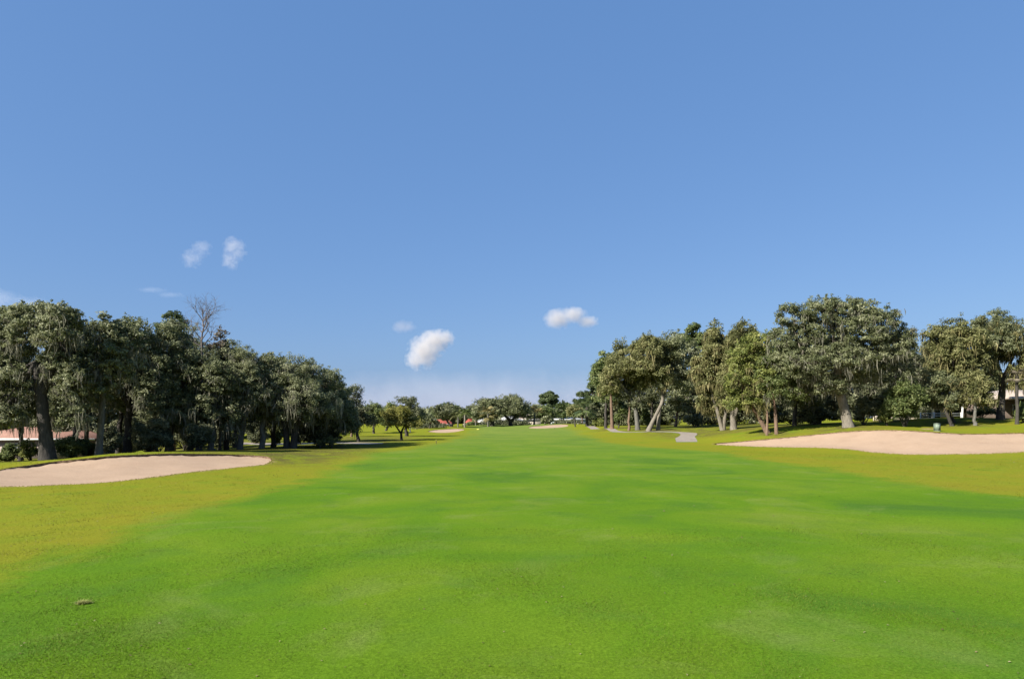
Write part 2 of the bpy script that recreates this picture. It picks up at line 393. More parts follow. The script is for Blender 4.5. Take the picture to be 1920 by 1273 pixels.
# ------------------------------------------------------------------ vegetation
def unit(n):
    v = rng.normal(size=(n, 3)); return v / np.linalg.norm(v, axis=1, keepdims=True)
def leaves(mb, cen, nrm, ln, wd, tint):
    """one rhombic leaf per centre; nrm = normals (n,3)"""
    n = len(cen); r = unit(n)
    a = np.cross(nrm, r); a /= np.linalg.norm(a, axis=1, keepdims=True) + 1e-9
    b = np.cross(nrm, a)
    l = (ln * rng.uniform(.6, 1.25, n))[:, None]; w = (wd * rng.uniform(.6, 1.25, n))[:, None]
    k = nrm * (l * .18)
    V = np.stack([cen - a * l - k, cen + b * w, cen + a * l - k, cen - b * w], 1).reshape(-1, 3)
    mb.add(V, np.arange(4 * n).reshape(n, 4), np.repeat(tint, 4))
def clumps(mb, cen, rad, out, m, ls, flat=.62, tint0=None, drop=0.0):
    """m leaves in each clump; out = outward direction of the clump"""
    n = len(cen); rad = np.broadcast_to(rad, (n,))
    u = unit(n * m) * (rng.uniform(0, 1, (n * m, 1)) ** .45)
    u[:, 2] *= flat
    p = np.repeat(cen, m, 0) + u * np.repeat(rad, m)[:, None]
    if drop: p[:, 2] -= rng.exponential(drop, n * m)
    nr = unit(n * m) * .85 + np.repeat(out, m, 0) * .55 + u * .45 + np.array([0, 0, .35])
    nr /= np.linalg.norm(nr, axis=1, keepdims=True)
    tc = rng.normal(.45, .16, n) if tint0 is None else tint0
    leaves(mb, p, nr, ls, ls * .48, np.clip(np.repeat(tc, m) + rng.normal(0, .16, n * m), 0, 1))
def bez(a, b, n, sag=0.0, wob=0.0):
    t = np.linspace(0, 1, n)[:, None]; a = np.asarray(a, float); b = np.asarray(b, float)
    p = a + (b - a) * t; p[:, 2] += sag * (4 * t[:, 0] * (1 - t[:, 0]))
    if wob: p[1:-1] += rng.normal(0, wob, (n - 2, 3))
    return p
def moss_mesh(mb, cen, lmin, lmax, wd, per):
    """bundles of hanging strands"""
    n = len(cen) * per
    p = np.repeat(cen, per, 0) + rng.normal(0, .22, (n, 3)) * np.array([1, 1, .5])
    L = np.repeat(lmin + (lmax - lmin) * rng.beta(1.2, 3.0, len(cen)), per) * rng.uniform(.3, 1.15, n)
    a = rng.uniform(0, math.pi, n); s = np.stack([np.cos(a), np.sin(a), 0 * a], 1) * (wd * rng.uniform(.5, 1.4, n))[:, None]
    q1 = p + np.stack([rng.normal(0, .11, n), rng.normal(0, .11, n), -.45 * L], 1)
    q2 = q1 + np.stack([rng.normal(0, .13, n), rng.normal(0, .13, n), -.55 * L], 1)
    V = np.stack([p - s * .6, p + s * .6, q1 + s, q1 - s, q2 + s * .15, q2 - s * .15], 1).reshape(-1, 3)
    b = np.arange(n)[:, None] * 6
    mb.add(V, np.concatenate([b + np.array([0, 1, 2, 3]), b + np.array([3, 2, 4, 5])]), np.repeat(np.clip(rng.normal(.5, .2, n), 0, 1), 6))

def auto_lobes(c, hw, hd, hh, n):
    L = [(c[0], c[1], c[2] + hh * .42, hw * .50, hd * .6, hh * .56)]
    k = max(3, n - 1); ph = rng.uniform(0, 6.28)
    for i in range(k):
        th = ph + i * 2 * math.pi / k + rng.uniform(-.3, .3); rr = rng.uniform(.50, .66)
        rx = hw * rng.uniform(.34, .46); z = c[2] + hh * rng.uniform(-.62, .42); rz = hh * rng.uniform(.36, .52)
        z = min(max(z, c[2] - hh + rz), c[2] + hh - rz)
        L.append((c[0] + hw * rr * math.cos(th), c[1] + hd * rr * math.sin(th), z, rx, hd * rng.uniform(.36, .46), rz))
    return L

def tree(name, label, px, d, box, pal='oak', moss=0.0, mosscol='grey', r0=.35, bark='grey', nl=8, trunks=None, lobes=None, dens=1.0,
         group=None, cat='tree', fork=.38, ls=None, cr=None, hdk=.8, accent=None, bury=.15, stems=True):
    """px,d: foot of the trunk; box: crown (x0,x1,ytop,ybottom) in photograph pixels at distance d; trunks: [(px,py,radius),...] polylines"""
    bx, by, bz = gp(px, d, -bury)
    BASES.append((bx, by, 1.5 + 3 * r0))
    root = empty(name, (bx, by, bz), label, cat, group)
    to = lambda x, y, dy=0.0: np.array([(x - CX) / F * d - bx, dy, CAMH - (y - HY) / F * d - bz])
    x0, x1, yt, yb = box
    c = to((x0 + x1) / 2, (yt + yb) / 2); hw = (x1 - x0) / 2 / F * d; hh = (yb - yt) / 2 / F * d; hd = min(hw, 6.5) * hdk
    cr = (cr or min(max(.42, .0075 * d), hw * .35)) * rng.uniform(.85, 1.2); ls = (ls or max(.10, .0016 * d)) * rng.uniform(.85, 1.25); tm = rng.normal(.44, .06)
    hw_, hh_ = hw - cr * .7, hh - cr * .5
    if lobes: LB = [tuple(to(a, b, dy)) + (ra / F * d, min(ra / F * d, 3.5) * .9, rb / F * d) for a, b, ra, rb, dy in lobes]
    else: LB = auto_lobes(c, hw_, hd, hh_, nl)
    # clump centres on the lobes
    cen, out, own = [], [], []
    for i, (lx, ly, lz, rx, ry, rz) in enumerate(LB):
        n = int(dens * 1.5 * rng.uniform(.62, 1.3) * (rx * ry + rx * rz + ry * rz) * 4.19 / (math.pi * cr * cr) * 1.0) + 3
        u = unit(n); u[:, 2] = np.where(u[:, 2] < -.72, -u[:, 2] * .6, u[:, 2])
        k = rng.uniform(.72, 1.04, (n, 1)); k[rng.uniform(size=n) < .22] *= .55
        q = np.array([lx, ly, lz]) + u * k * np.array([rx, ry, rz])
        ins = np.zeros(n, bool)
        for j, (ax, ay, az, sx, sy, sz) in enumerate(LB):
            if j != i: ins |= (((q - (ax, ay, az)) / (sx, sy, sz)) ** 2).sum(1) < .42
        q, u = q[~ins], u[~ins]
        cen.append(q); out.append(u); own += [i] * len(q)
    cen = np.vstack(cen); out = np.vstack(out); own = np.array(own)
    k = cen[:, 2] > .25; cen, out, own = cen[k], out[k], own[k]
    crn = MB()
    m = int(56 * min(1.3, max(.7, (cr / ls / 4) ** 1.2)))
    tint0 = rng.normal(tm, .18, len(cen))
    clumps(crn, cen, cr * rng.uniform(.7, 1.3, len(cen)), out, m, ls, tint0=tint0)
    # sprigs that break the outline
    up = np.where(out[:, 2] > .1)[0]
    if len(up) > 4:
        k = rng.choice(up, max(4, len(up) // 3)); sp = cen[k] + out[k] * cr * rng.uniform(.3, .85, (len(k), 1)) * (1 if d < 130 else .6) + np.array([0, 0, .3]) * cr
        clumps(crn, sp, cr * .45, out[k], max(6, m // 4), ls, flat=.9)
    # trunk and limbs
    tk = MB()
    fz = hh * 2 * fork
    if trunks:
        ends = []
        for tr in trunks:
            p = np.array([to(a, b) for a, b, _ in tr]); r = np.array([q[2] for q in tr], float)
            p[0, 2] = min(p[0, 2], 0.0) if p[0, 2] < 1.0 else p[0, 2]
            s = np.linspace(0, 1, len(tr)); s2 = np.linspace(0, 1, 4 * len(tr))
            pp = np.stack([np.interp(s2, s, p[:, i]) for i in range(3)], 1); pp[1:-1] = (pp[:-2] + 2 * pp[1:-1] + pp[2:]) / 4
            rr = np.interp(s2, s, r)
            if p[0, 2] <= 0: rr[0] *= 1.2; rr[1] *= 1.05
            tk.tube(pp, rr, 9, rough=.05); ends.append((pp[-1], rr[-1]))
    else:
        top = np.array([c[0] * .35, c[1] * .3, max(.8, c[2] - hh * (1 - 2 * fork * .62))])
        pp = bez((0, 0, 0), top, 7, 0, r0 * .25); rr = np.linspace(r0, r0 * .72, 7); rr[0] *= 1.25; rr[1] *= 1.06
        tk.tube(pp, rr, 9, rough=.06); ends = [(top, r0 * .7)]
    for i, l in enumerate(LB):
        lc = np.array(l[:3]); e, er = min(ends, key=lambda q: np.linalg.norm(q[0] - lc))
        n = np.linalg.norm(lc - e); r1 = min(er * .75, .05 + .045 * n)
        pth = bez(e, lc, 6, .06 * n, .035 * n); tk.tube(pth, np.linspace(r1, r1 * .35, 6), 6)
        mine = np.where(own == i)[0]
        if len(mine) and d < 140:
            for j in rng.choice(mine, min(len(mine), 9 if d < 100 else 5), replace=False):
                b = pth[rng.integers(2, 6)]
                n2 = np.linalg.norm(cen[j] - b); tk.tube(bez(b, cen[j], 4, .08 * n2, .05 * n2), np.linspace(r1 * .38, .012, 4), 4)
    tk.build('trunk', BARK[bark], root, smooth=True)
    crn.build('crown', LEAF[pal], root)
    if accent:
        a = MB(); k = rng.choice(len(cen), max(3, int(len(cen) * accent[1]))); clumps(a, cen[k] + out[k] * cr * .3, cr * .8, out[k], m, ls)
        a.build('lit_yellow_foliage', LEAF[accent[0]], root)  # sunlit tufts, their light put in as brighter yellow leaf colour
    if moss > 0:
        mm = MB(); low = np.where(out[:, 2] < .75)[0]
        k = rng.choice(low, max(6, int(len(low) * moss * .7))) if len(low) else []
        if len(k):
            q = cen[k] + out[k] * cr * .35 - np.array([0, 0, .2]) * cr
            zmin = q[:, 2].copy()
            moss_mesh(mm, q, .35, min(2.2, hh * .55), max(.03, .0006 * d), 12)
            mm.build('hanging_moss', MOSS[mosscol], root, kind='stuff')
    return root

def shrub(name, label, px, d, box, pal='green', group=None, n=5, ls=None, cr=None, dens=1.0, cat='shrub', dz=0.0):
    bx, by, bz = gp(px, d, -.05 + dz)
    root = empty(name, (bx, by, bz), label, cat, group)
    x0, x1, yt, yb = box
    hw = (x1 - x0) / 2 / F * d; h = max(.35, CAMH - (yt - HY) / F * d - bz); cx_ = ((x0 + x1) / 2 - CX) / F * d - bx
    cr = cr or max(.2, min(.006 * d, hw * .3)); ls = ls or max(.09, .0017 * d)
    crn = MB(); st = MB()
    for i in range(int(n * 1.7)):
        lx = cx_ + hw * rng.uniform(-.6, .6); ly = min(hw, 2) * rng.uniform(-.5, .5); r = hw * rng.uniform(.20, .44); rz = h * rng.uniform(.2, .44); lz = rng.uniform(.25, 1) * (h - rz)
        if i == 0: lx, lz, r = cx_ + hw * rng.uniform(-.3, .3), h - rz, hw * .4
        lz = max(lz, rz * .7)
        k = int(dens * 9 * (r * rz * 2 + r * r) / (math.pi * cr * cr)) + 4
        u = unit(k); u[:, 2] = np.abs(u[:, 2]) - .3; q = np.array([lx, ly, lz]) + u * rng.uniform(.5, 1.05, (k, 1)) * np.array([r, min(r, 1.6), rz])
        q[:, 2] = np.maximum(q[:, 2], .12)
        clumps(crn, q, cr * rng.uniform(.6, 1.2, k), u, 26, ls, flat=.8, tint0=rng.normal(rng.normal(.45, .1), .16, k))
        j = rng.choice(k, max(2, k // 6)); clumps(crn, q[j] + u[j] * cr * rng.uniform(.5, 1.4, (len(j), 1)) + np.array([0, 0, .4]) * cr, cr * .4, u[j], 9, ls, flat=1.0)
        st.tube(bez((cx_ + rng.uniform(-.2, .2), 0, 0), (lx, ly, lz), 4, 0, .04), np.linspace(.05, .02, 4), 5)
    st.build('stem', BARK['dark'], root); crn.build('foliage', LEAF[pal], root)
    return root

def fan_frond(mb, base, dirv, plen, flen, tint, nl=11, droop=.35):
    """palmetto fan: petiole and a fan of blades"""
    dirv = dirv / np.linalg.norm(dirv); tip = base + dirv * plen - np.array([0, 0, droop * plen * .3])
    side = np.cross(dirv, (0, 0, 1)); side /= np.linalg.norm(side) + 1e-9; upv = np.cross(side, dirv)
    mb.add([base - side * .03, base + side * .03, tip + side * .03, tip - side * .03], [(0, 1, 2, 3)], tint)
    for a in np.linspace(-1.35, 1.35, nl):
        v = dirv * math.cos(a) + side * math.sin(a); v[2] -= droop * .5
        L = flen * (1 - .28 * abs(a) / 1.35) * rng.uniform(.85, 1.1); w = np.cross(v, upv); w = w / (np.linalg.norm(w) + 1e-9) * L * .085
        md = tip + v * L * .55; e = tip + v * L - np.array([0, 0, droop * L * .35])
        mb.add([tip, md - w, e, md + w], [(0, 1, 2, 3)], np.clip(tint + rng.normal(0, .08), 0, 1))
def feather_frond(mb, base, dirv, L, tint, nl=16, droop=1.0):
    dirv = dirv / np.linalg.norm(dirv); t = np.linspace(0, 1, nl)
    p = base + dirv * (t[:, None] * L); p[:, 2] -= droop * L * .55 * t ** 2.2
    side = np.cross(dirv, (0, 0, 1)); side /= np.linalg.norm(side) + 1e-9
    for i in range(1, nl):
        mb.add([p[i-1] - side * .02, p[i-1] + side * .02, p[i] + side * .02, p[i] - side * .02], [(0, 1, 2, 3)], tint)
        ll = L * .30 * math.sin(math.pi * (.12 + .8 * t[i]))
        for s in (-1, 1):
            v = side * s * .8 + dirv * .45 - np.array([0, 0, .45]); e = p[i] + v * ll; f_ = np.array([0, 0, .045]) + dirv * .05
            mb.add([p[i] - f_, e, p[i] + f_], [(0, 1, 2)], np.clip(tint + rng.normal(0, .1), 0, 1))
def palm(name, label, px, d, ytop, kind='fan', pal='palm', r=.17, bark='grey', fl=1.6, nf=26, group=None, lean=0.0, ybase=None):
    bx, by, bz = gp(px, d, -.1); root = empty(name, (bx, by, bz), label, 'palm tree', group)
    h = CAMH - (ytop - HY) / F * d - bz
    pth = bez((0, 0, 0), (lean, 0, h), 8, 0, .03); tk = MB()
    rr = np.full(8, r); rr[0] *= 1.4; rr[-1] *= .8 if kind == 'feather' else 1.15
    tk.tube(pth, rr, 9, rough=.04); tk.build('trunk', BARK[bark], root, smooth=True)
    fr_ = MB(); top = pth[-1]
    for i in range(nf):
        a = i * 2.399 + rng.uniform(-.2, .2); el = rng.uniform(-.5, 1.25) if kind == 'fan' else rng.uniform(-.1, 1.2)
        dv = np.array([math.cos(a) * math.cos(el), math.sin(a) * math.cos(el), math.sin(el)])
        if kind == 'fan': fan_frond(fr_, top, dv, fl * rng.uniform(.7, 1.0), fl * .8, np.clip(rng.normal(.5, .2), 0, 1), droop=.35 + .25 * (el < 0))
        else: feather_frond(fr_, top, dv, fl * rng.uniform(.85, 1.1), np.clip(rng.normal(.5, .18), 0, 1), droop=rng.uniform(.8, 1.4))
    fr_.build('fronds', LEAF[pal], root)
    return root
def palmetto(name, label, px, d, rad, pal='palm', nf=18, group=None, pet=.55):
    bx, by, bz = gp(px, d, 0); root = empty(name, (bx, by, bz), label, 'shrub', group)
    st = MB(); st.tube([(0, 0, -.1), (0, 0, .15), (0, 0, .25)], [.1, .09, .06], 7); st.build('stem', BARK['dark'], root)
    f_ = MB()
    for i in range(nf):
        a = i * 2.399; el = rng.uniform(.15, 1.2)
        fan_frond(f_, np.array([0, 0, .2]), np.array([math.cos(a) * math.cos(el), math.sin(a) * math.cos(el), math.sin(el)]), rad * pet, rad * .55, np.clip(rng.normal(.55, .2), 0, 1), 9, .3)
    f_.build('fronds', LEAF[pal], root); return root

def bare_tree(name, label, px, d, ytop, box, r0=.16, bark='bare', seed=3, levels=6, first=.45):
    R = random.Random(seed)
    bx, by, bz = gp(px, d, -.1); root = empty(name, (bx, by, bz), label, 'tree')
    h = CAMH - (ytop - HY) / F * d - bz; tk = MB(); tw = MB()
    x0, x1, yt, yb = box; hw = (x1 - x0) / 2 / F * d
    def grow(p, v, L, r, lv):
        n = 4; q = [np.array(p)]; v = np.array(v, float)
        for i in range(n):
            v = v + np.array([R.gauss(0, .12), R.gauss(0, .12), R.gauss(.03, .08)]); v /= np.linalg.norm(v); q.append(q[-1] + v * L / n)
        (tk if lv < 2 else tw).tube(q, np.linspace(r, r * .55, n + 1), 6 if lv < 2 else 4)
        if lv >= levels: return
        for k in range(R.choice((2, 3, 3)) if lv > 0 else 3):
            a = R.uniform(0, 6.28); sp = R.uniform(.45, .95)
            s1 = np.cross(v, (0.3, 1, .2)); s1 /= np.linalg.norm(s1); s2 = np.cross(v, s1)
            v2 = v * math.cos(sp) + (s1 * math.cos(a) + s2 * math.sin(a)) * math.sin(sp); b = q[R.choice((2, 3, 4, 4))]
            grow(b, v2, L * R.uniform(.55, .8), r * .5, lv + 1)
    zt0 = CAMH - (yb - HY) / F * d - bz; off = ((x0 + x1) / 2 - CX) / F * d - bx
    pth = bez((0, 0, 0), (off * .2, 0, zt0), 8, 0, .05); tk.tube(pth, np.linspace(r0, r0 * .6, 8), 8)
    up = bez(pth[-1], (off * .4, 0, zt0 + (h - zt0) * .55), 5, 0, .06); tk.tube(up, np.linspace(r0 * .6, r0 * .3, 5), 6)
    H = h - zt0
    for k in range(9):
        b = up[min(4, k // 2)]; s = (-1) ** k
        grow(b, (s * R.uniform(.7, 1.25), R.uniform(-.8, .8), R.uniform(.55, 1.0)), hw * R.uniform(.62, .8), r0 * .36, 2)
    for q_ in (-.5, 0, .45): grow(up[-1], (q_, .2 * q_, 1), H * .3, r0 * .3, 2)
    tk.build('trunk', BARK[bark], root, smooth=True); tw.build('bare_branches', BARK[bark], root)
    return root

def pine(name, label, px, d, box, r0=.22, pal='pine', group=None, pads=14, bark='red'):
    bx, by, bz = gp(px, d, -.1); root = empty(name, (bx, by, bz), label, 'tree', group)
    x0, x1, yt, yb = box; hw = (x1 - x0) / 2 / F * d; zt_ = CAMH - (yt - HY) / F * d - bz; zb = CAMH - (yb - HY) / F * d - bz
    cxx = ((x0 + x1) / 2 - CX) / F * d - bx; tk = MB(); cr_ = MB()
    pth = bez((0, 0, 0), (cxx, 0, zb + (zt_ - zb) * .7), 8, 0, .05); tk.tube(pth, np.linspace(r0, r0 * .45, 8), 8)
    rp = max(.5, hw * .38)
    for i in range(pads):
        th = rng.uniform(0, 6.28); rr = math.sqrt(rng.uniform(0, 1)) * .72; k = rng.uniform(0, 1)
        q = np.array([cxx + hw * rr * math.cos(th), hw * .8 * rr * math.sin(th), zb + (zt_ - zb - rp * .4) * (k * .6 + .4 * (1 - rr))])
        if i == 0: q = np.array([cxx, 0, zt_ - rp * .5])
        b = pth[rng.integers(5, 8)]; tk.tube(bez(b, q, 4, .1, .05), np.linspace(r0 * .3, .03, 4), 5)
        n = 14; u = unit(n); c = q + u * rp * np.array([.75, .75, .38])
        clumps(cr_, c, rp * .5, u + np.array([0, 0, .4]), 34, max(.12, .0017 * d), flat=.7)
    tk.build('trunk', BARK[bark], root, smooth=True); cr_.build('crown', LEAF[pal], root)
    return root

def woods(name, label, line, pal, ls=.35, per=2.6):
    """a far-off wood that reads as one mass: (px, d, ytop) along a line"""
    mb = MB(); 
    xs = np.array([q[0] for q in line], float); ds = np.array([q[1] for q in line], float); ys = np.array([q[2] for q in line], float)
    px = xs[0]
    while px < xs[-1]:
        d = np.interp(px, xs, ds) + rng.uniform(-5, 8); top = CAMH - (np.interp(px, xs, ys) + rng.uniform(-3, 9) - HY) / F * d
        x, y, z = gp(px, d); w = rng.uniform(2.0, 3.6) * d / 130; h = top - z
        for k in range(3):
            n = 26; u = unit(n); rz = h * (.5, .36, .4)[k]; zc = z + h * (.52, .64, .3)[k]
            q = np.array([x + rng.uniform(-.5, .5) * w, y + rng.uniform(-1, 1) * w * .5, zc]) + u * rng.uniform(.6, 1.02, (n, 1)) * np.array([w * .75, w * .6, rz])
            q[:, 2] = np.maximum(q[:, 2], z + .3)
            clumps(mb, q, max(.7, w * .3), u, 30, ls)
        px += w * F / d * .62
    o = mb.build(name, LEAF[pal], kind='stuff'); return tag(o, label, 'woods')

# ---- left grove, from the front (left edge) to the back ----------------------------------------------------
G1 = 'trees of the left grove'
tree('oak_tree', 'large oak cut off by the left edge of the photo, drooping behind the bunker', -62, 54, (-200, 72, 572, 832), 'oak', .25, r0=.45, bark='dark', nl=9, group=G1)
tree('oak_tree', 'broad oak with the thickest dark trunk, standing behind the left end of the near bunker', 88, 50.5, (-45, 168, 562, 770), 'oak', .3, r0=.62, bark='dark', nl=11, group=G1, dens=.85,
     trunks=[[(90, 864, .58), (84, 800, .44), (76, 735, .38), (68, 680, .3)], [(77, 745, .26), (100, 690, .25), (118, 645, .16)], [(76, 750, .24), (30, 700, .18), (8, 660, .12)]],
     lobes=[(66, 618, 62, 50, 0), (122, 618, 40, 45, -.8), (5, 650, 50, 62, .4), (118, 685, 46, 50, .5), (30, 720, 48, 45, -1), (100, 590, 30, 26, 0), (40, 596, 34, 30, .6), (146, 720, 28, 40, -.5), (-20, 600, 36, 34, 0), (22, 782, 40, 28, -.6), (134, 778, 34, 30, .4), (-20, 770, 40, 36, .3)])
tree('oak_tree', 'slender pale-stemmed oak with yellow-lit tufts, behind the middle of the near bunker', 186, 53, (118, 275, 578, 806), 'oak', .3, r0=.24, bark='grey', nl=8, group=G1, accent=('bright', .035), dens=.75,
     trunks=[[(184, 856, .27), (190, 790, .22), (193, 735, .2), (205, 660, .15), (190, 620, .1)]])
tree('oak_tree', 'dark oak with a leaning trunk in deep shade, right of the slender pale-stemmed oak', 238, 60, (170, 335, 588, 815), 'oak', .35, r0=.36, bark='dark', nl=9, group=G1)
tree('oak_tree', 'moss-hung oak in deep shade, just left of the tall bare tree', 318, 62, (248, 395, 594, 825), 'oak', .45, r0=.36, bark='dark', nl=9, group=G1)
tree('oak_tree', 'shaded oak with pale hanging moss below the tall bare tree', 398, 63, (325, 475, 660, 825), 'oak', .6, r0=.3, bark='grey', nl=8, group=G1)
tree('oak_tree', 'oak with a forked pale trunk at the right end of the near bunker', 452, 64.5, (395, 522, 646, 812), 'oak', .5, r0=.3, bark='grey', nl=8, group=G1,
     trunks=[[(449, 845, .3), (452, 815, .26), (458, 785, .2), (450, 750, .16)], [(456, 790, .16), (470, 765, .12), (478, 740, .1)]])
tree('oak_tree', 'oak with a single short trunk, second from the dark double trunk', 490, 66, (455, 560, 652, 800), 'oak', .55, r0=.28, bark='grey', nl=7, group=G1)
tree('oak_tree', 'grey-green spreading oak on a thick dark double trunk, hung with pale moss', 542, 67, (465, 645, 660, 806), 'oak', .6, r0=.4, bark='dark', nl=10, group=G1,
     trunks=[[(538, 842, .34), (536, 800, .27), (522, 770, .2)], [(550, 842, .36), (552, 805, .3), (572, 770, .22)]])
tree('oak_tree', 'last oak of the left grove, its round crown stepping down to the fairway', 600, 72, (540, 682, 688, 832), 'oak', .25, r0=.34, bark='dark', nl=9, group=G1)
tree('oak_tree', 'small ragged dark tree at the tail end of the left grove', 672, 86, (622, 706, 716, 818), 'dark', .1, r0=.22, bark='dark', nl=6, group=G1)
tree('oak_tree', 'dark oak filling the gap behind the thickest trunk of the left grove', 40, 70, (-60, 130, 640, 826), 'dark', .2, r0=.24, bark='dark', nl=8, group=G1)
tree('oak_tree', 'tall dark tree standing behind the pale-stemmed oak', 160, 72, (90, 240, 612, 800), 'dark', .2, r0=.24, bark='dark', nl=8, group=G1)
tree('oak_tree', 'dark tree behind the leaning trunk in the middle of the left grove', 278, 76, (205, 350, 615, 825), 'dark', .2, r0=.24, bark='dark', nl=8, group=G1)
tree('oak_tree', 'olive-topped oak behind the rust-tinted thin tree', 440, 80, (385, 505, 635, 800), 'olive', .2, r0=.24, bark='dark', nl=8, group=G1)
tree('oak_tree', 'dark oak behind the spreading double-trunked oak', 560, 86, (500, 630, 690, 820), 'dark', .15, r0=.24, bark='dark', nl=8, group=G1)
tree('oak_tree', 'grey-green oak crown bridging the thickest trunk and the slender pale-stemmed oak', 138, 62, (84, 196, 572, 820), 'oak', .3, r0=.28, bark='dark', nl=11, group=G1)
tree('oak_tree', 'rounded oak crown rising between the pale-stemmed oak and the leaning trunk', 222, 66, (176, 300, 584, 825), 'oak', .35, r0=.28, bark='dark', nl=9, group=G1)
tree('oak_tree', 'full oak crown directly left of the bare tree stem', 355, 68, (300, 420, 606, 828), 'oak', .4, r0=.28, bark='dark', nl=9, group=G1)
tree('oak_tree', 'sunlit grey oak crown directly right of the bare tree stem', 425, 70, (372, 486, 628, 822), 'oak', .4, r0=.26, bark='dark', nl=9, group=G1)
tree('oak_tree', 'round oak crown joining the short-trunked oak and the double-trunked oak', 512, 72, (466, 575, 652, 818), 'oak', .45, r0=.26, bark='dark', nl=9, group=G1)
tree('oak_tree', 'sloping oak crown between the double-trunked oak and the last oak of the left grove', 622, 76, (575, 668, 680, 815), 'oak', .3, r0=.26, bark='dark', nl=8, group=G1)
pine('pine_tree', 'dark green pine top rising over the oaks left of the tall bare tree', 326, 74, (290, 368, 583, 660), pads=16, group=G1)
bare_tree('bare_tree', 'tall leafless tree with a fan of bare branches above the left grove', 377, 66, 566, (350, 422, 563, 650), r0=.16)
tree('thin_tree', 'thin rust-tinted tree with sparse twigs, right of the tall bare tree', 412, 70, (384, 442, 612, 690), 'rust', 0, r0=.14, bark='bare', nl=6, group=G1, dens=.38)

# ---- shrubs below the left grove
G2 = 'shrubs below the left grove'
shrub('banana_plant', 'bright leafy plant on a thin stem before the terracotta-roofed house', 57, 60, (38, 76, 822, 864), 'bright', G2, 4)
shrub('garden_shrub', 'small grey-green shrub at the left edge before the house wall', 16, 60, (-6, 36, 828, 866), 'green', G2, 5)
shrub('garden_shrub', 'rounded dark green shrub right of the thickest trunk', 126, 57, (100, 166, 816, 862), 'green', G2, 8)
shrub('garden_shrub', 'bright-topped shrub left of the slender pale stem', 168, 59, (152, 184, 828, 862), 'green', G2, 4)
shrub('understory_shrub', 'dark shrub in the shade behind the bunker crest, right of the pale stem', 225, 68, (190, 270, 782, 850), 'dark', G2, 5)
shrub('understory_shrub', 'shaded shrub with a few lit leaves behind the highest part of the near bunker', 272, 63, (244, 312, 800, 850), 'oak', G2, 5)
shrub('understory_shrub', 'dark shrub below the tall bare tree', 345, 72, (295, 396, 776, 846), 'dark', G2, 6)
shrub('understory_shrub', 'dark shrub between the tall bare tree and the forked pale trunk', 412, 76, (376, 446, 784, 842), 'dark', G2, 4)
shrub('sunlit_bush', 'yellow-green sunlit bush left of the forked pale trunk', 434, 84, (428, 452, 806, 836), 'bright', G2, 4)
shrub('sunlit_bush', 'tall bright bush in the gap left of the dark double trunk', 514, 76, (500, 530, 786, 840), 'bright', G2, 6)
shrub('understory_shrub', 'dense dark bush right of the dark double trunk', 592, 72, (556, 640, 772, 842), 'dark', G2, 8)
shrub('understory_shrub', 'dark shrub hard behind the bunker crest, left of the leaning trunk', 208, 56, (186, 236, 796, 856), 'dark', G2, 6)
shrub('understory_shrub', 'wide dark thicket behind the crest between the leaning trunk and the tall bare tree', 292, 58, (252, 340, 782, 850), 'dark', G2, 9)
shrub('understory_shrub', 'dark thicket with moss-grey leaf tips at the foot of the tall bare tree', 372, 59, (338, 404, 790, 848), 'dark', G2, 8)
shrub('understory_shrub', 'tall shaded thicket filling the back of the left grove, behind the pale stem', 150, 84, (95, 200, 770, 850), 'dark', G2, 8)
shrub('understory_shrub', 'deep-shade thicket at the back of the grove behind the tall bare tree', 350, 86, (270, 420, 770, 840), 'dark', G2, 10)
shrub('understory_shrub', 'shaded thicket at the back of the grove behind the forked pale trunk', 474, 92, (456, 505, 788, 832), 'dark', G2, 6)
palmetto('palmetto', 'low palmetto with bright fronds at the foot of the last oak', 622, 69, 1.3, 'palm', group=G2)
palmetto('palmetto', 'palmetto tuft in the shade below the dense dark bush', 600, 67.5, .9, 'palm', group=G2)

# ---- middle distance, left to centre
tree('young_tree', 'small grey-leaved tree with a short trunk standing alone beside the left grove', 658, 109, (630, 700, 764, 808), 'oak', .0, r0=.2, bark='red', nl=7)
tree('round_tree', 'mid-green tree between the small grey tree and the yellow-green tree', 700, 128, (676, 728, 750, 816), 'green', 0, r0=.25, bark='dark', nl=6)
tree('yellow_tree', 'yellow-green rounded tree with dark forked stems on the open rough', 752, 91, (708, 800, 754, 812), 'yellow', 0, r0=.17, bark='dark', nl=9, dens=.85,
     trunks=[[(753, 825, .19), (752, 812, .15), (757, 800, .11)], [(752, 813, .13), (742, 798, .1), (736, 788, .07)]])
tree('oak_tree', 'dark domed oak rising right behind the yellow-green tree', 762, 112, (718, 803, 736, 806), 'dark', 0, r0=.3, bark='dark', nl=8)
tree('young_tree', 'small grey-green tree right of the yellow-green tree', 806, 142, (786, 826, 772, 803), 'oak', 0, r0=.12, bark='dark', nl=5)
tree('round_tree', 'light green flat-topped tree behind the red-roofed houses', 832, 225, (802, 868, 750, 800), 'green', 0, r0=.3, bark='dark', nl=7)
tree('oak_tree', 'dark oak with slanted stems before the longer red roof', 846, 182, (808, 872, 750, 797), 'dark', 0, r0=.25, bark='dark', nl=7,
     trunks=[[(846, 800, .3), (838, 788, .24), (828, 778, .18)], [(846, 799, .28), (852, 786, .22), (856, 774, .16)]])
palm('palm_tree', 'shorter feather palm with a pale trunk, left one of the pair by the far bunker', 859, 178, 777, 'feather', 'palm', .19, 'grey', 2.6, 30)
palm('palm_tree', 'taller feather palm with a white trunk, right one of the pair by the far bunker', 871.5, 174, 774, 'feather', 'green', .21, 'pale', 2.5, 28)
palm('palm_tree', 'feather palm with a pale trunk between the two far oaks and the palm pair', 892, 205, 773, 'feather', 'palm', .18, 'grey', 2.8, 26)
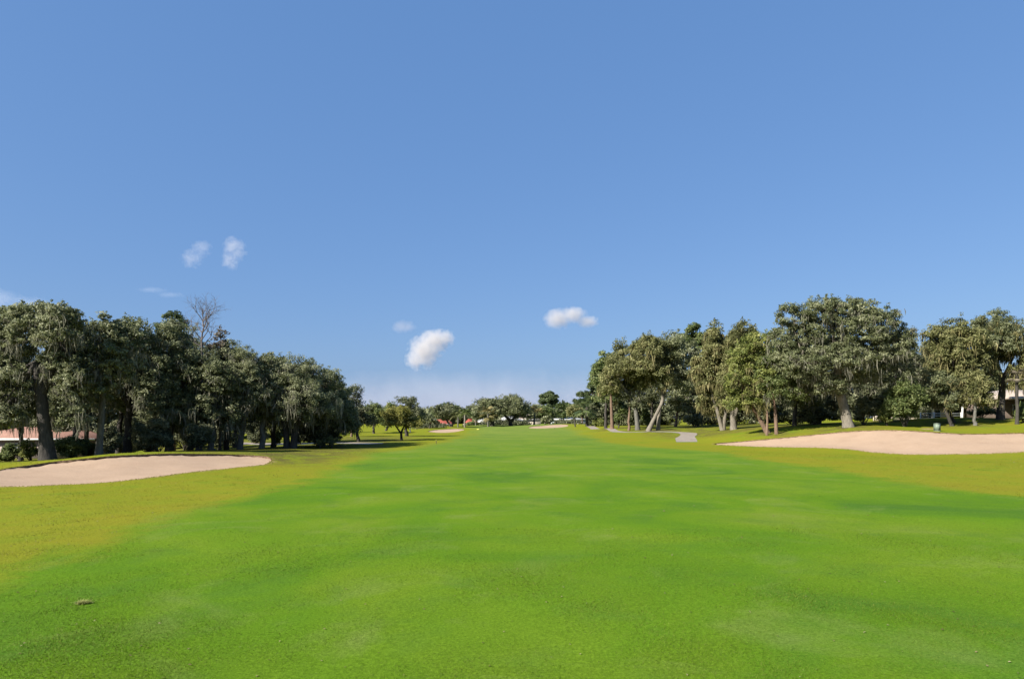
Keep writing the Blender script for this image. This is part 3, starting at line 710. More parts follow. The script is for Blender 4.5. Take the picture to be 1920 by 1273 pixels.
tree('oak_tree', 'far oak with a dark forked trunk before the grey hip roof', 922, 200, (878, 952, 741, 792), 'oak', 0, r0=.5, bark='dark', nl=10, dens=1.3,
     trunks=[[(923, 799, .7), (923, 790, .55), (910, 778, .35)], [(923, 790, .5), (934, 778, .35)]])
tree('oak_tree', 'largest far oak, its broad crown spreading over the white-posted house', 957, 202, (916, 1004, 737, 792), 'oak', 0, r0=.55, bark='dark', nl=10,
     trunks=[[(958, 799, .7), (956, 788, .5), (946, 778, .35)], [(958, 790, .5), (970, 778, .35)]])
palm('palm_tree', 'yellowish palm in front of the far forked oak', 915, 192, 776, 'fan', 'palmy', .22, 'grey', 2.0, 20)
palm('palm_tree', 'yellowish cabbage palm right of the largest far oak', 1002, 206, 776, 'fan', 'palmy', .24, 'grey', 2.2, 26)
pine('pine_tree', 'umbrella-topped pine standing above the far trees near the centre', 1030, 240, (1010, 1052, 733, 765), r0=.35, pads=18)
tree('round_tree', 'mid-green tree below the umbrella-topped pine', 1022, 215, (1002, 1046, 757, 797), 'green', 0, r0=.25, bark='pale', nl=6)
shrub('far_shrub', 'grey-green shrub at the foot of the umbrella-topped pine', 1020, 200, (1008, 1036, 780, 798), 'oak', None, 4)
tree('round_tree', 'bushy green tree behind the screened white house', 1055, 225, (1036, 1082, 748, 790), 'green', 0, r0=.25, bark='dark', nl=7)
tree('young_tree', 'small olive tree on a thin stem before the screened white house', 1078, 176, (1056, 1098, 755, 786), 'olive', 0, r0=.2, bark='dark', nl=6)
shrub('far_shrub', 'clipped dark hedge row before the white-posted porch house', 950, 214, (896, 998, 791, 799), 'dark', None, 12, cat='hedge')
shrub('far_shrub', 'dark shrubs before the far red roof left of the grey hip roof', 882, 212, (868, 896, 792, 800), 'green', None, 5)
shrub('far_shrub', 'dark shrubs at the foot of the screened white house', 1062, 212, (1034, 1096, 792, 799), 'dark', None, 8)
tree('round_tree', 'grey-green tree between the largest far oak and the umbrella-topped pine', 1000, 216, (984, 1024, 756, 794), 'oak', 0, r0=.25, bark='dark', nl=7)
tree('round_tree', 'dark rounded tree between the palm pair and the forked far oak', 888, 222, (866, 906, 760, 794), 'dark', 0, r0=.25, bark='dark', nl=7)
tree('round_tree', 'dull green tree rising behind the yellow-green tree on its left', 724, 150, (704, 764, 752, 806), 'green', 0, r0=.25, bark='dark', nl=7)
palm('palm_tree', 'dark-trunked cabbage palm at the left end of the right grove', 1101, 160, 763, 'fan', 'pine', .34, 'dark', 2.4, 34)

# ---- right grove
G3 = 'trees of the right grove'
pine('pine_tree', 'lumpy dark pine showing left of the bright green tuft', 1118, 190, (1086, 1142, 712, 775), pads=20, group=G3)
pine('pine_tree', 'lower dark pine at the far left end of the right grove', 1092, 215, (1066, 1112, 735, 785), pads=18, group=G3)
tree('oak_tree', 'reddish-trunked tree with a bright green tuft of leaves at the left of the right grove', 1147, 128, (1122, 1166, 690, 762), 'bright', 0, r0=.32, bark='red', nl=7, group=G3,
     trunks=[[(1148, 804, .38), (1147, 780, .3), (1146, 755, .24), (1145, 725, .16)]])
tree('oak_tree', 'dark green oak crown rising behind the bright green tuft and the long leftward limb', 1136, 140, (1098, 1172, 652, 775), 'green', .2, 'olive', r0=.3, bark='dark', nl=9, group=G3, dens=1.2)
tree('oak_tree', 'shaded oak filling the gap behind the snaking pale trunk', 1222, 132, (1180, 1270, 640, 770), 'dark', .3, 'olive', r0=.25, bark='dark', nl=9, group=G3)
tree('young_tree', 'small dark-stemmed tree with a pointed green crown right of the bright green tuft', 1160, 140, (1150, 1182, 752, 796), 'green', 0, r0=.16, bark='dark', nl=5, group=G3)
tree('oak_tree', 'oak sending a long limb leftwards, at the left shoulder of the right grove', 1196, 118, (1112, 1222, 630, 756), 'olive', .4, 'olive', r0=.36, bark='grey', nl=10, dens=1.25, group=G3,
     trunks=[[(1196, 806, .42), (1192, 765, .32), (1178, 738, .24), (1160, 712, .16)], [(1192, 768, .22), (1200, 730, .18), (1196, 690, .12)]])
tree('oak_tree', 'thin straight reddish trunk left of the leaning-limbed oak, with a shaded crown', 1179, 119, (1150, 1215, 690, 775), 'dark', .3, r0=.22, bark='red', nl=6, group=G3)
tree('oak_tree', 'oak with a snaking pale trunk leaning right, in the middle of the right grove', 1216, 114.5, (1164, 1272, 620, 742), 'olive', .35, 'olive', r0=.4, bark='pale', nl=10, group=G3, dens=1.1,
     trunks=[[(1215, 807, .42), (1229, 780, .31), (1244, 750, .25), (1238, 725, .2), (1224, 700, .16), (1212, 672, .1)], [(1240, 732, .16), (1246, 700, .13), (1240, 665, .08)]])
tree('oak_tree', 'oak on a straight pale trunk just right of the snaking trunk', 1234, 115.5, (1212, 1308, 616, 748), 'oak', .35, 'olive', r0=.28, bark='pale', nl=9, group=G3, dens=1.1,
     trunks=[[(1234, 807, .34), (1236, 770, .27), (1246, 735, .22), (1256, 700, .18), (1262, 665, .1)]])
tree('oak_tree', 'oak with a slim trunk and open crown letting sky through, left of the mossy veil', 1266, 128, (1244, 1328, 620, 790), 'oak', .25, r0=.26, bark='red', nl=10, group=G3, dens=.95)
pine('pine_tree', 'bright green pine crown peeking over the right grove', 1300, 135, (1272, 1330, 606, 665), pads=18, group=G3, pal='green')
tree('oak_tree', 'low dark oak in the shade right of the slim reddish trunk', 1308, 134, (1270, 1345, 738, 792), 'dark', .1, r0=.35, bark='dark', nl=6, group=G3)
tree('oak_tree', 'tall oak veiled in olive moss from top to ground, left of the bright leaning tree', 1348, 102, (1294, 1390, 598, 796), 'olive', 1.3, 'olive', r0=.36, bark='pale', nl=13, group=G3, dens=1.3,
     trunks=[[(1355, 800, .34), (1345, 770, .26), (1335, 735, .2), (1326, 690, .14)], [(1356, 800, .3), (1362, 760, .22), (1364, 715, .12)]])
tree('oak_tree', 'oak on a pale buttressed trunk, its crown hung with brown moss', 1376, 97, (1338, 1455, 592, 785), 'olive', .8, 'olive', r0=.5, bark='pale', nl=12, group=G3, dens=1.2,
     trunks=[[(1376, 803, .5), (1374, 780, .36), (1368, 740, .28), (1358, 700, .16)], [(1375, 785, .34), (1388, 745, .24), (1400, 690, .16)]])
tree('leaning_tree', 'sunlit yellow-green tree on a slanting trunk at the left edge of the far-side bunker', 1440, 83, (1362, 1462, 622, 775), 'bright', .35, 'olive', r0=.26, bark='red', nl=9, group=G3, dens=.9,
     trunks=[[(1440, 810, .33), (1424, 785, .26), (1408, 760, .22), (1394, 735, .17), (1388, 700, .1)]],
     lobes=[(1400, 672, 36, 36, 0), (1430, 645, 32, 28, .5), (1382, 715, 26, 30, -.6), (1428, 712, 32, 34, -.8), (1380, 755, 24, 24, 0), (1410, 748, 26, 26, -1), (1446, 690, 24, 36, .4)])
tree('oak_tree', 'upright twin-stemmed tree right beside the slanting trunk, at the bunker edge', 1456, 81.5, (1405, 1520, 628, 765), 'green', .3, 'grey', r0=.2, bark='red', nl=9, group=G3,
     trunks=[[(1456, 810, .23), (1454, 775, .19), (1450, 745, .15), (1456, 705, .1)], [(1438, 806, .14), (1439, 780, .12), (1436, 750, .08)]])
tree('oak_tree', 'biggest oak of the right grove with a massive pale leaning trunk above the bunker', 1590, 79, (1448, 1722, 558, 735), 'oak', .3, 'grey', r0=.8, bark='pale', nl=14, group=G3, dens=.9,
     trunks=[[(1591, 801, .62), (1584, 770, .55), (1574, 735, .48), (1569, 700, .4), (1572, 660, .3)], [(1574, 732, .22), (1560, 712, .19), (1530, 690, .15), (1505, 665, .1)], [(1570, 700, .26), (1610, 660, .22), (1650, 640, .14)]],
     lobes=[(1570, 612, 62, 52, 0), (1505, 632, 50, 48, .5), (1625, 612, 58, 50, .3), (1485, 590, 30, 22, 0), (1540, 585, 40, 27, -.5), (1600, 582, 42, 26, .6), (1660, 650, 52, 46, .2), (1694, 640, 26, 34, 0), (1500, 690, 48, 38, -1.2), (1560, 678, 52, 36, -1.5), (1625, 690, 46, 40, .8), (1470, 655, 26, 36, .5), (1540, 725, 40, 22, -.5), (1580, 650, 56, 44, 1.6), (1540, 660, 50, 40, 1.2), (1610, 650, 50, 44, -.6), (1686, 700, 36, 40, 1.0)])
tree('oak_tree', 'dark oak in shadow behind the massive leaning trunk, right of it', 1655, 92, (1596, 1752, 626, 792), 'dark', .35, r0=.4, bark='dark', nl=11, group=G3)
tree('oak_tree', 'dark oak closing the gap between the biggest oak and the olive mossy oak', 1735, 104, (1690, 1785, 640, 795), 'dark', .3, r0=.3, bark='dark', nl=9, group=G3)
tree('oak_tree', 'grey oak crown filling the space between the twin-stemmed tree and the biggest oak', 1490, 90, (1440, 1548, 612, 780), 'oak', .4, r0=.28, bark='dark', nl=9, group=G3)
tree('oak_tree', 'dark mossy oak behind the massive leaning trunk, left of it', 1535, 95, (1470, 1600, 668, 790), 'dark', .5, r0=.36, bark='grey', nl=8, group=G3)
tree('oak_tree', 'olive mossy oak left of the porch house, above the green utility box', 1786, 84, (1726, 1852, 585, 782), 'olive', .9, 'olive', r0=.32, bark='dark', nl=12, group=G3, dens=1.2,
     trunks=[[(1787, 785, .32), (1776, 765, .26), (1768, 740, .22), (1775, 690, .16)]])
tree('oak_tree', 'grey-green oak on a thick dark upright trunk beside the porch house', 1874, 86, (1798, 1935, 574, 740), 'oak', .6, 'olive', r0=.5, bark='dark', nl=11, group=G3,
     trunks=[[(1876, 792, .52), (1877, 755, .42), (1880, 720, .36), (1868, 680, .28)], [(1878, 715, .26), (1895, 680, .18)]])
tree('oak_tree', 'olive oak cut off by the right edge of the photo, drooping over the porch roof', 1965, 84, (1892, 2060, 590, 765), 'olive', .9, 'olive', r0=.4, bark='dark', nl=10, group=G3)
tree('oak_tree', 'low moss-hung tree between the utility box and the thick dark trunk', 1828, 80, (1790, 1868, 690, 782), 'olive', .6, 'olive', r0=.2, bark='grey', nl=7, group=G3)
tree('oak_tree', 'low grey-green tree right behind the green utility box', 1762, 80, (1722, 1800, 690, 778), 'oak', .4, 'olive', r0=.18, bark='dark', nl=6, group=G3,
     trunks=[[(1786, 796, .22), (1774, 772, .17), (1765, 748, .12)]])
palm('palm_tree', 'thin palm with brown hanging fronds before the porch roof at the right edge', 1907, 79, 705, 'fan', 'rust', .17, 'dark', .75, 24)
G4 = 'shrubs below the right grove'
shrub('large_shrub', 'large dark shrub with a bright green top, left of the green utility box', 1698, 79, (1652, 1742, 708, 794), 'green', G4, 8)
shrub('large_shrub', 'bright sprawling shrub reaching left beside the large dark shrub', 1662, 80, (1640, 1686, 752, 784), 'bright', G4, 4)
shrub('understory_shrub', 'dark shrub right against the massive leaning trunk', 1612, 82, (1598, 1642, 740, 800), 'dark', G4, 6)
shrub('understory_shrub', 'dark bushes in the shade left of the massive leaning trunk', 1535, 90, (1485, 1570, 762, 800), 'dark', G4, 7)
shrub('understory_shrub', 'dark low bushes behind the twin-stemmed tree', 1480, 98, (1455, 1515, 770, 802), 'dark', G4, 5)
shrub('understory_shrub', 'shaded shrub between the mossy veil and the slim trunk', 1300, 122, (1280, 1330, 772, 799), 'dark', G4, 5)
shrub('sunlit_bush', 'rounded bright yellow-green bush left of the reddish trunk', 1121, 158, (1110, 1134, 784, 800), 'bright', G4, 4)
shrub('sunlit_bush', 'mid-green bush behind the snaking pale trunk', 1212, 135, (1200, 1226, 764, 798), 'green', G4, 4)
shrub('garden_shrub', 'bright leafy plant at the right edge before the porch', 1916, 80, (1905, 1935, 750, 785), 'green', G4, 4)
shrub('garden_shrub', 'dark hedge-like shrub before the porch posts', 1838, 92, (1818, 1862, 762, 786), 'dark', G4, 4)

# ---- far woods
woods('background_wood', 'dense dark wood closing the view behind the left grove', [(-260, 100, 640), (100, 100, 655), (400, 108, 690), (560, 118, 735), (650, 140, 765)], 'dark', .3)
woods('background_wood', 'dark line of far trees along the end of the fairway', [(560, 320, 757), (700, 320, 760), (800, 320, 763), (1000, 320, 761), (1110, 300, 760), (1200, 280, 750)], 'oak', .6)
woods('background_wood', 'shaded wood closing the view behind the right grove', [(1120, 175, 745), (1200, 165, 728), (1260, 160, 728), (1330, 150, 725), (1450, 140, 715), (1700, 135, 690), (2000, 130, 690), (2200, 125, 680)], 'dark', .36)

build_ground()
# ------------------------------------------------------------------ houses
def roof_mat(name, a, b, row=0.0):
    m, t, out = nt(name); p = objco(t)
    n1 = noise(t, p, 1.3, 4, .6); n2 = noise(t, p, 9, 3, .7)
    col = ramp(t, math_(t, 'ADD', math_(t, 'MULTIPLY', n1, .5), math_(t, 'MULTIPLY', n2, .5)), [(.35, a), (.65, b)])
    bump = n2
    if row:
        w = N(t, 'ShaderNodeTexWave', wave_type='BANDS', bands_direction='X', _Scale=row); t.links.new(p, w.inputs['Vector'])
        bump = w.outputs['Fac']; col = mix(t, 1.0, col, ramp(t, bump, [(0, (.7,.7,.7)), (.4, (1,1,1))]), 'MULTIPLY')
    principled(t, out, col, .8, .25, bump, .6, .05); return m
R_TERRA = roof_mat('terracotta_tiles', (.19,.098,.07), (.29,.165,.12), 1.0)
R_RED = roof_mat('red_tiles', (.24,.05,.036), (.33,.09,.062), .8)
R_GREY = roof_mat('pale_grey_shingles', (.22,.22,.217), (.32,.32,.31))
R_WHITE = roof_mat('white_metal_roof', (.2,.2,.197), (.28,.28,.275))
R_BEIGE = roof_mat('beige_shingles', (.25,.20,.16), (.33,.28,.235))
W_PINK = plain_mat('stucco_pinkish_grey', (.22,.175,.155), (.28,.23,.20), 2, .9)
W_WHITE = plain_mat('white_paint', (.5,.5,.485), (.6,.6,.58), 2, .6)
W_CREAM = plain_mat('cream_stucco', (.42,.36,.28), (.52,.45,.36), 2, .9)
W_BLUE = plain_mat('pale_blue_siding', (.36,.42,.43), (.46,.51,.52), 2, .8)
W_BROWN = plain_mat('brown_brick', (.085,.062,.050), (.13,.10,.082), 5, .9)
W_SCREEN = plain_mat('dark_mesh_screen', (.03,.034,.036), (.06,.064,.066), 20, .7)
W_DOOR = plain_mat('door_paint', (.10,.08,.065), (.15,.12,.10), 3, .6)
def glass_mat():
    m, t, out = nt('window_glass'); principled(t, out, ramp(t, noise(t, pos(t), .7), [(.3, (.018,.022,.026)), (.7, (.05,.06,.066))]), .08, .6); return m
W_GLASS = glass_mat()

def house(name, label, px0, px1, d, deep, eave_y, ridge_y, roof, wall, trim, wins=(), door=None, posts=(), porch=0.0, hip=True, over=.55, screens=()):
    x0, x1 = (px0 - CX) / F * d, (px1 - CX) / F * d; xc = (x0 + x1) / 2; hw = (x1 - x0) / 2
    zb = min(z1(x0, d), z1(x1, d), z1(xc, d)) - .05
    root = empty(name, (xc, d, zb), label, 'house')
    ez = CAMH - (eave_y - HY) / F * d - zb; rz = CAMH - (ridge_y - HY) / F * (d + deep / 2) - zb
    m = MB(); m.box((-hw, 0, -.4), (hw, deep, ez)); m.build('wall', wall, root)
    r = MB(); o = over; y0 = -o - porch; a = hw + o; b = deep + o; k = min(deep / 2, hw * .7) if hip else 0; ym = deep / 2
    th = .2
    r.add([(-a,y0,ez),(a,y0,ez),(a,b,ez),(-a,b,ez),(-a,y0,ez+th),(a,y0,ez+th),(a,b,ez+th),(-a,b,ez+th),(-a+k,ym,rz),(a-k,ym,rz)],
          [(0,3,2,1),(0,1,5,4),(1,2,6,5),(2,3,7,6),(3,0,4,7)])
    b0 = r.n - 10
    r.f.append(np.array([(4,5,9,8),(6,7,8,9)], np.int32) + b0); r.m.append(np.zeros(2, np.int32))
    r.f.append(np.array([(5,6,9),(7,4,8)], np.int32) + b0); r.m.append(np.zeros(2, np.int32))
    rf = r.build('roof', roof, root)
    f = MB(); f.box((-a - .02, y0 - .03, ez - .02), (a + .02, y0 - .003, ez + th + .02)); f.build('fascia', trim, rf)
    for (u, w, z0, z1_) in wins:
        f = MB(); t_ = .07
        for lo, hi in (((u - w/2 - t_, -.06, z0 - t_), (u + w/2 + t_, -.003, z0)), ((u - w/2 - t_, -.06, z1_), (u + w/2 + t_, -.003, z1_ + t_)),
                       ((u - w/2 - t_, -.06, z0), (u - w/2, -.003, z1_)), ((u + w/2, -.06, z0), (u + w/2 + t_, -.003, z1_)), ((u - .02, -.05, z0), (u + .02, -.025, z1_))): f.box(lo, hi)
        fo = f.build('window', trim, root)
        p = MB(); p.box((u - w/2, -.024, z0), (u + w/2, -.003, z1_)); p.build('pane', W_GLASS, fo)
    for (u, w, z0, z1_) in screens:
        p = MB(); p.box((u - w/2, -.05, z0), (u + w/2, -.004, z1_)); p.build('screen_panel', W_SCREEN, root)
    if door is not None:
        p = MB(); p.box((door - .45, -.05, 0), (door + .45, -.004, 2.05)); p.box((door - .35, -.07, .9), (door + .35, -.052, 1.9)); dd = p.build('door', W_DOOR, root)
        h = MB(); h.tube([(door + .36, -.075, 1.0), (door + .36, -.13, 1.0), (door + .3, -.13, 1.0)], .02, 6); h.build('handle', trim, dd)
    for u in posts:
        p = MB(); p.box((u - .11, y0 + .35, -.3), (u + .11, y0 + .57, ez - .003)); p.box((u - .16, y0 + .3, .02), (u + .16, y0 + .62, .18)); p.box((u - .16, y0 + .3, ez - .16), (u + .16, y0 + .62, ez - .005)); p.build('post', trim, root)
    if porch:
        p = MB(); p.box((-hw - .2, y0 + .1, -.5), (hw + .2, -.003, .0)); p.build('porch_slab', W_WHITE, root)
    return root
house('ranch_house', 'low house with a terracotta tile roof and pinkish-grey wall behind the thickest trunk at left', -70, 174, 80, 9, 825, 800, R_TERRA, W_PINK, W_WHITE,
      [(-5, 1.4, .9, 1.9), (-1.2, 1.4, .9, 1.9), (5.6, 1.2, .9, 1.9)], door=2.2)
house('ranch_house', 'red-roofed house glimpsed under the dark slanted oak by the palm pair', 808, 846, 216, 8, 796, 786, R_RED, W_CREAM, W_WHITE, [(-1.5, 1.3, .9, 1.9)], door=.8)
house('ranch_house', 'red-roofed house just left of the grey hip roof at the end of the fairway', 872, 894, 217, 8, 796.5, 785, R_RED, W_BROWN, W_WHITE, [(.4, 1.3, .9, 1.9)], door=-1.0)
house('ranch_house', 'far house with a pale grey hip roof behind the two far oaks', 896, 928, 233, 9, 791.5, 781.5, R_GREY, W_BROWN, W_WHITE, [(-1, 1.4, .9, 2.0)], door=1.4)
house('ranch_house', 'far white-posted porch house with a pale grey roof under the largest far oak', 931, 982, 236, 9, 791, 780.5, R_GREY, W_BROWN, W_WHITE, [(-2, 1.5, .8, 2.0), (2, 1.5, .8, 2.0)], door=0, posts=(-4.3, -2.2, 0.9, 3.0, 4.3), porch=2.2)
house('ranch_house', 'far house with a beige gable roof left of the umbrella-topped pine', 976, 1014, 247, 9, 787, 775, R_BEIGE, W_CREAM, W_WHITE, [(-1.5, 1.4, .9, 2.0)], door=1.2, hip=False)
house('ranch_house', 'far pale blue and white house with dark screened porch bays near the centre', 1030, 1100, 240, 9, 787, 782.5, R_WHITE, W_BLUE, W_WHITE, [(-5.0, 1.4, .9, 2.1), (-2.6, 1.4, .9, 2.1)], door=-.8,
      screens=[(1.6, 1.9, .2, 2.6), (3.7, 1.9, .2, 2.6), (5.8, 1.4, .2, 2.6)], posts=(.5, 2.65, 4.75, 6.6))
house('ranch_house', 'red-roofed house glimpsed between the trunks at the left of the right grove', 1155, 1182, 219, 8, 794, 787.5, R_RED, W_BROWN, W_WHITE, [(0, 1.3, .9, 1.9)], door=1.4)
house('porch_house', 'white-trimmed house with a shaded porch behind the trees at the right edge', 1868, 2030, 98, 9, 749, 731, R_BEIGE, W_BROWN, W_WHITE, [(-3.0, 1.6, .8, 2.1), (1.5, 1.6, .8, 2.1)], door=-.8, posts=(-5.5, -2.3, 1.0, 4.3), porch=3.0)
house('garden_house', 'low pale house with white posts seen through the trees above the utility box', 1726, 1850, 106, 8, 753, 735, R_GREY, W_CREAM, W_WHITE, [(-3.0, 1.8, .5, 2.0), (0, 1.8, .5, 2.0)], door=3.2, posts=(-4.6, -2.3, 0, 1.6, 2.4, 4.6), porch=2.0)

# ------------------------------------------------------------------ small things
def fence(name, label, px0, px1, d, h, mat, rails):
    x0, x1 = (px0 - CX) / F * d, (px1 - CX) / F * d; zb = z1((x0 + x1) / 2, d)
    root = empty(name, ((x0 + x1) / 2, d, zb), label, 'fence'); hw = (x1 - x0) / 2
    n = max(2, int(hw * 2 / 1.6) + 1)
    for u in np.linspace(-hw, hw, n):
        p = MB(); p.box((u - .06, -.06, -.3), (u + .06, .06, h + .08)); p.box((u - .09, -.09, h + .083), (u + .09, .09, h + .12)); p.build('post', mat, root)
    if rails:
        for z in rails: p = MB(); p.box((-hw, -.035, z - .045), (hw, .035, z + .045)); p.build('rail', mat, root)
    else:
        p = MB()
        for k, u in enumerate(np.arange(-hw, hw - .14, .15)): p.box((u, .065, .05), (u + .14, .09 + .004 * (k % 2), h))
        p.build('board_panel', mat, root)
fence('patio_railing', 'white patio railing behind the low tree above the utility box', 1726, 1802, 100, 1.0, W_WHITE, (.25, .6, .95))
fence('wooden_fence', 'short cream board fence behind the large dark shrub', 1638, 1672, 110, .95, W_CREAM, None)

def utility_box():
    x, y, z = gp(1757, 73); root = empty('utility_box', (x, y, z), 'pale green utility box on the grass behind the far-side bunker', 'utility box', rz=.35)
    g = plain_mat('utility_green', (.11,.145,.105), (.15,.185,.135), 3, .5); cn = plain_mat('pad_concrete', (.14,.14,.11), (.19,.19,.15), 4, .9)
    m = MB(); m.box((-.22, -.24, .06), (.22, .24, .76)); m.build('body', g, root)
    m = MB(); m.box((-.235, -.255, .762), (.235, .255, .81)); m.box((-.2, -.22, .812), (.2, .22, .835)); m.build('lid', g, root)
    m = MB(); m.box((-.17, -.262, .12), (.17, -.243, .70)); dd = m.build('door', g, root)
    m = MB(); m.box((.10, -.295, .36), (.14, -.264, .46)); m.build('handle', BARK['dark'], dd)
    m = MB(); m.box((-.25, -.28, -.1), (.25, .28, .057)); m.build('pad', cn, root)
utility_box()
def stake(name, label, px, d, h, mat, w=.05, cap=None):
    x, y, z = gp(px, d); root = empty(name, (x, y, z), label, 'marker post')
    m = MB(); m.tube([(0, 0, -.15), (0, 0, h * .5), (0, 0, h)], [w, w, w * .9], 8); m.tube([(0, 0, h), (0, 0, h + w * .8)], [w * .9, w * .2], 8); m.build('post', mat, root)
    m = MB(); m.tube([(0, 0, h * .78), (0, 0, h * .9)], [w * 1.12, w * 1.12], 8); m.build('band', cap or mat, root)
M_DARKST = plain_mat('dark_stain', (.05,.042,.03), (.08,.065,.045), 5, .8); M_YEL = plain_mat('yellow_paint', (.45,.42,.04), (.55,.5,.06), 5, .5)
stake('marker_stake', 'thin dark stake at the edge of the rough, right of the yellow-green tree', 818, 78.5, .5, M_DARKST, .035, M_YEL)
stake('marker_stake', 'short white post in the grass just right of the yellow-green tree', 769, 132, .95, W_WHITE, .09, W_WHITE)
stake('marker_stake', 'tiny dark marker on the far fairway below the centre bunker', 1040, 168, .22, M_DARKST, .12, M_DARKST)
def yardage():
    x, y, z = gp(897, 138); root = empty('yardage_marker', (x, y, z), 'flat yellow marker disc lying on the far fairway', 'marker')
    m = MB(); a = np.linspace(0, 6.283, 25)[:-1]; V = [(0, 0, .07)] + [(.35 * math.cos(q), .35 * math.sin(q), .06) for q in a] + [(.37 * math.cos(q), .37 * math.sin(q), -.02) for q in a]
    m.add(V, [(0, 1 + i, 1 + (i + 1) % 24) for i in range(24)]); m.f.append(np.array([(1 + i, 25 + i, 25 + (i + 1) % 24, 1 + (i + 1) % 24) for i in range(24)], np.int32)); m.m.append(np.zeros(24, np.int32))
    m.build('disc', M_YEL, root)
    m = MB(); m.tube([(0, 0, .07), (0, 0, .10)], [.12, .1], 10); m.build('knob', W_WHITE, root)
yardage()
shrub('hedge', 'long low dark hedge left of the far-left sand bunker', 806, 148, (774, 840, 797, 806), 'dark', None, 9, dens=1.2, cat='hedge')

# ------------------------------------------------------------------ loose grass
GB = leaf_mat('grass_blades', ((.046,.095,.006), (.085,.138,.007), (.145,.180,.028)), .3, .6, .15)
GR = leaf_mat('rough_blades', ((.09,.10,.010), (.16,.16,.013), (.22,.19,.04)), .3, .6, .2)
def blades(mb, X, Y, h, w, tint=None, lean=.35):
    n = len(X); Z = zt(X, Y) - .005; a = rng.uniform(0, 6.283, n); h = h * rng.uniform(.5, 1.2, n)
    s = np.stack([np.cos(a), np.sin(a), 0 * a], 1) * (w * rng.uniform(.7, 1.3, n))[:, None]; p = np.stack([X, Y, Z], 1)
    tip = p + np.stack([rng.normal(0, lean, n) * h, rng.normal(0, lean, n) * h, h], 1)
    V = np.stack([p - s, p + s, tip], 1).reshape(-1, 3)
    mb.add(V, np.arange(3 * n).reshape(n, 3), np.repeat(np.clip(rng.normal(.5, .2, n), 0, 1) if tint is None else tint, 3))
mb = MB()
for i, (h, w, per) in enumerate(((.06, .010, 200), (.09, .016, 130), (.06, .04, 20), (.05, .05, 15))):
    pl = polys[i][1]; L = np.linalg.norm(np.roll(pl, -1, 0) - pl, axis=1); n = (L * per * .4).astype(int) + 1
    q = np.repeat(np.arange(len(pl)), n); t = rng.uniform(0, 1, len(q))[:, None]; p = pl[q] * (1 - t) + np.roll(pl, -1, 0)[q] * t
    tg = np.roll(pl, -1, 0)[q] - pl[q]; tg /= np.linalg.norm(tg, axis=1, keepdims=True); nn = np.stack([tg[:, 1], -tg[:, 0]], 1)
    area = (pl[:, 0] * np.roll(pl[:, 1], -1) - np.roll(pl[:, 0], -1) * pl[:, 1]).sum(); nn *= np.sign(area)
    p = p + nn * (rng.exponential(.10, len(p))[:, None] - .03); blades(mb, p[:, 0], p[:, 1], h, w, lean=.5)
o = mb.build('fringe_grass', GR, kind='stuff'); tag(o, 'ragged fringe of longer grass along the bunker edges', 'grass')

mb = MB()          # short turf of the nearest fairway
n = 420000; Y = 6.3 / (1 - rng.uniform(0, .66, n)); X = rng.uniform(-.82, .82, n) * Y
k = np.interp(Y, XL[:, 0], XL[:, 1]) + .6 < X; X, Y = X[k], Y[k]
den = np.sin(X * .9 + 1.3 * np.sin(Y * .7)) + np.sin(Y * 1.1 + X * .35) + .8 * np.sin(X * 2.3 - Y * 1.9); k = rng.uniform(size=len(X)) < np.clip(.55 + .22 * den, .08, 1); X, Y = X[k], Y[k]
blades(mb, X, Y, .017 + .0006 * Y, .0028 * (Y / 7) ** .8, lean=.9)
o = mb.build('turf_grass', GB, kind='stuff'); tag(o, 'short mown turf blades of the nearest fairway', 'grass')

mb = MB()          # tufts of the rough
n = 230000; Y = 11 / (1 - rng.uniform(0, .83, n)); X = rng.uniform(-.8, .8, n) * Y; wob = rng.normal(0, .7, n)
k = ((X < np.interp(Y, XL[:, 0], XL[:, 1]) + wob) | (X > np.interp(Y, XR[:, 0], XR[:, 1]) + wob)) & (Y < 62)
for i in range(2): k &= ~inside(polys[i][1], X, Y)
X, Y = X[k], Y[k]; den = np.sin(X * 1.7 + 1.3 * np.sin(Y * .9)) * np.sin(Y * 1.4 + X * .6) + .6 * np.sin(X * 3.3 - Y * 2.9); k = rng.uniform(size=len(X)) < np.clip(.4 + .4 * den, .05, 1); X, Y = X[k], Y[k]
blades(mb, X, Y, .024 + .0006 * Y, .0045 * (Y / 12) ** .9, lean=.8)
o = mb.build('rough_grass', GR, kind='stuff'); tag(o, 'longer tufted grass of the yellowish rough', 'grass')

mb = MB()          # loose dry leaves and clippings
n = 1500; Y = 7 / (1 - rng.uniform(0, .9, n)); X = rng.uniform(-.8, .8, n) * Y; xl = np.interp(Y, XL[:, 0], XL[:, 1]); xr = np.interp(Y, XR[:, 0], XR[:, 1])
k = ((X < xl) | (X > xr) | (rng.uniform(size=n) < .25)) & (Y < 75)
for i in range(2): k &= ~inside(polys[i][1], X, Y)
X, Y = X[k], Y[k]; sz = .010 + .0011 * Y
leaves(mb, np.stack([X, Y, zt(X, Y) + .02], 1), unit(len(X)) * .4 + np.array([0, 0, 1]), sz, sz * .6, rng.uniform(0, 1, len(X)))
LITTER = leaf_mat('dry_leaves', ((.06,.045,.02), (.13,.10,.05), (.21,.19,.10)), .1, .8, .1)
o = mb.build('leaf_litter', LITTER, kind='stuff'); tag(o, 'scattered dry leaves and clippings on the grass', 'leaves')

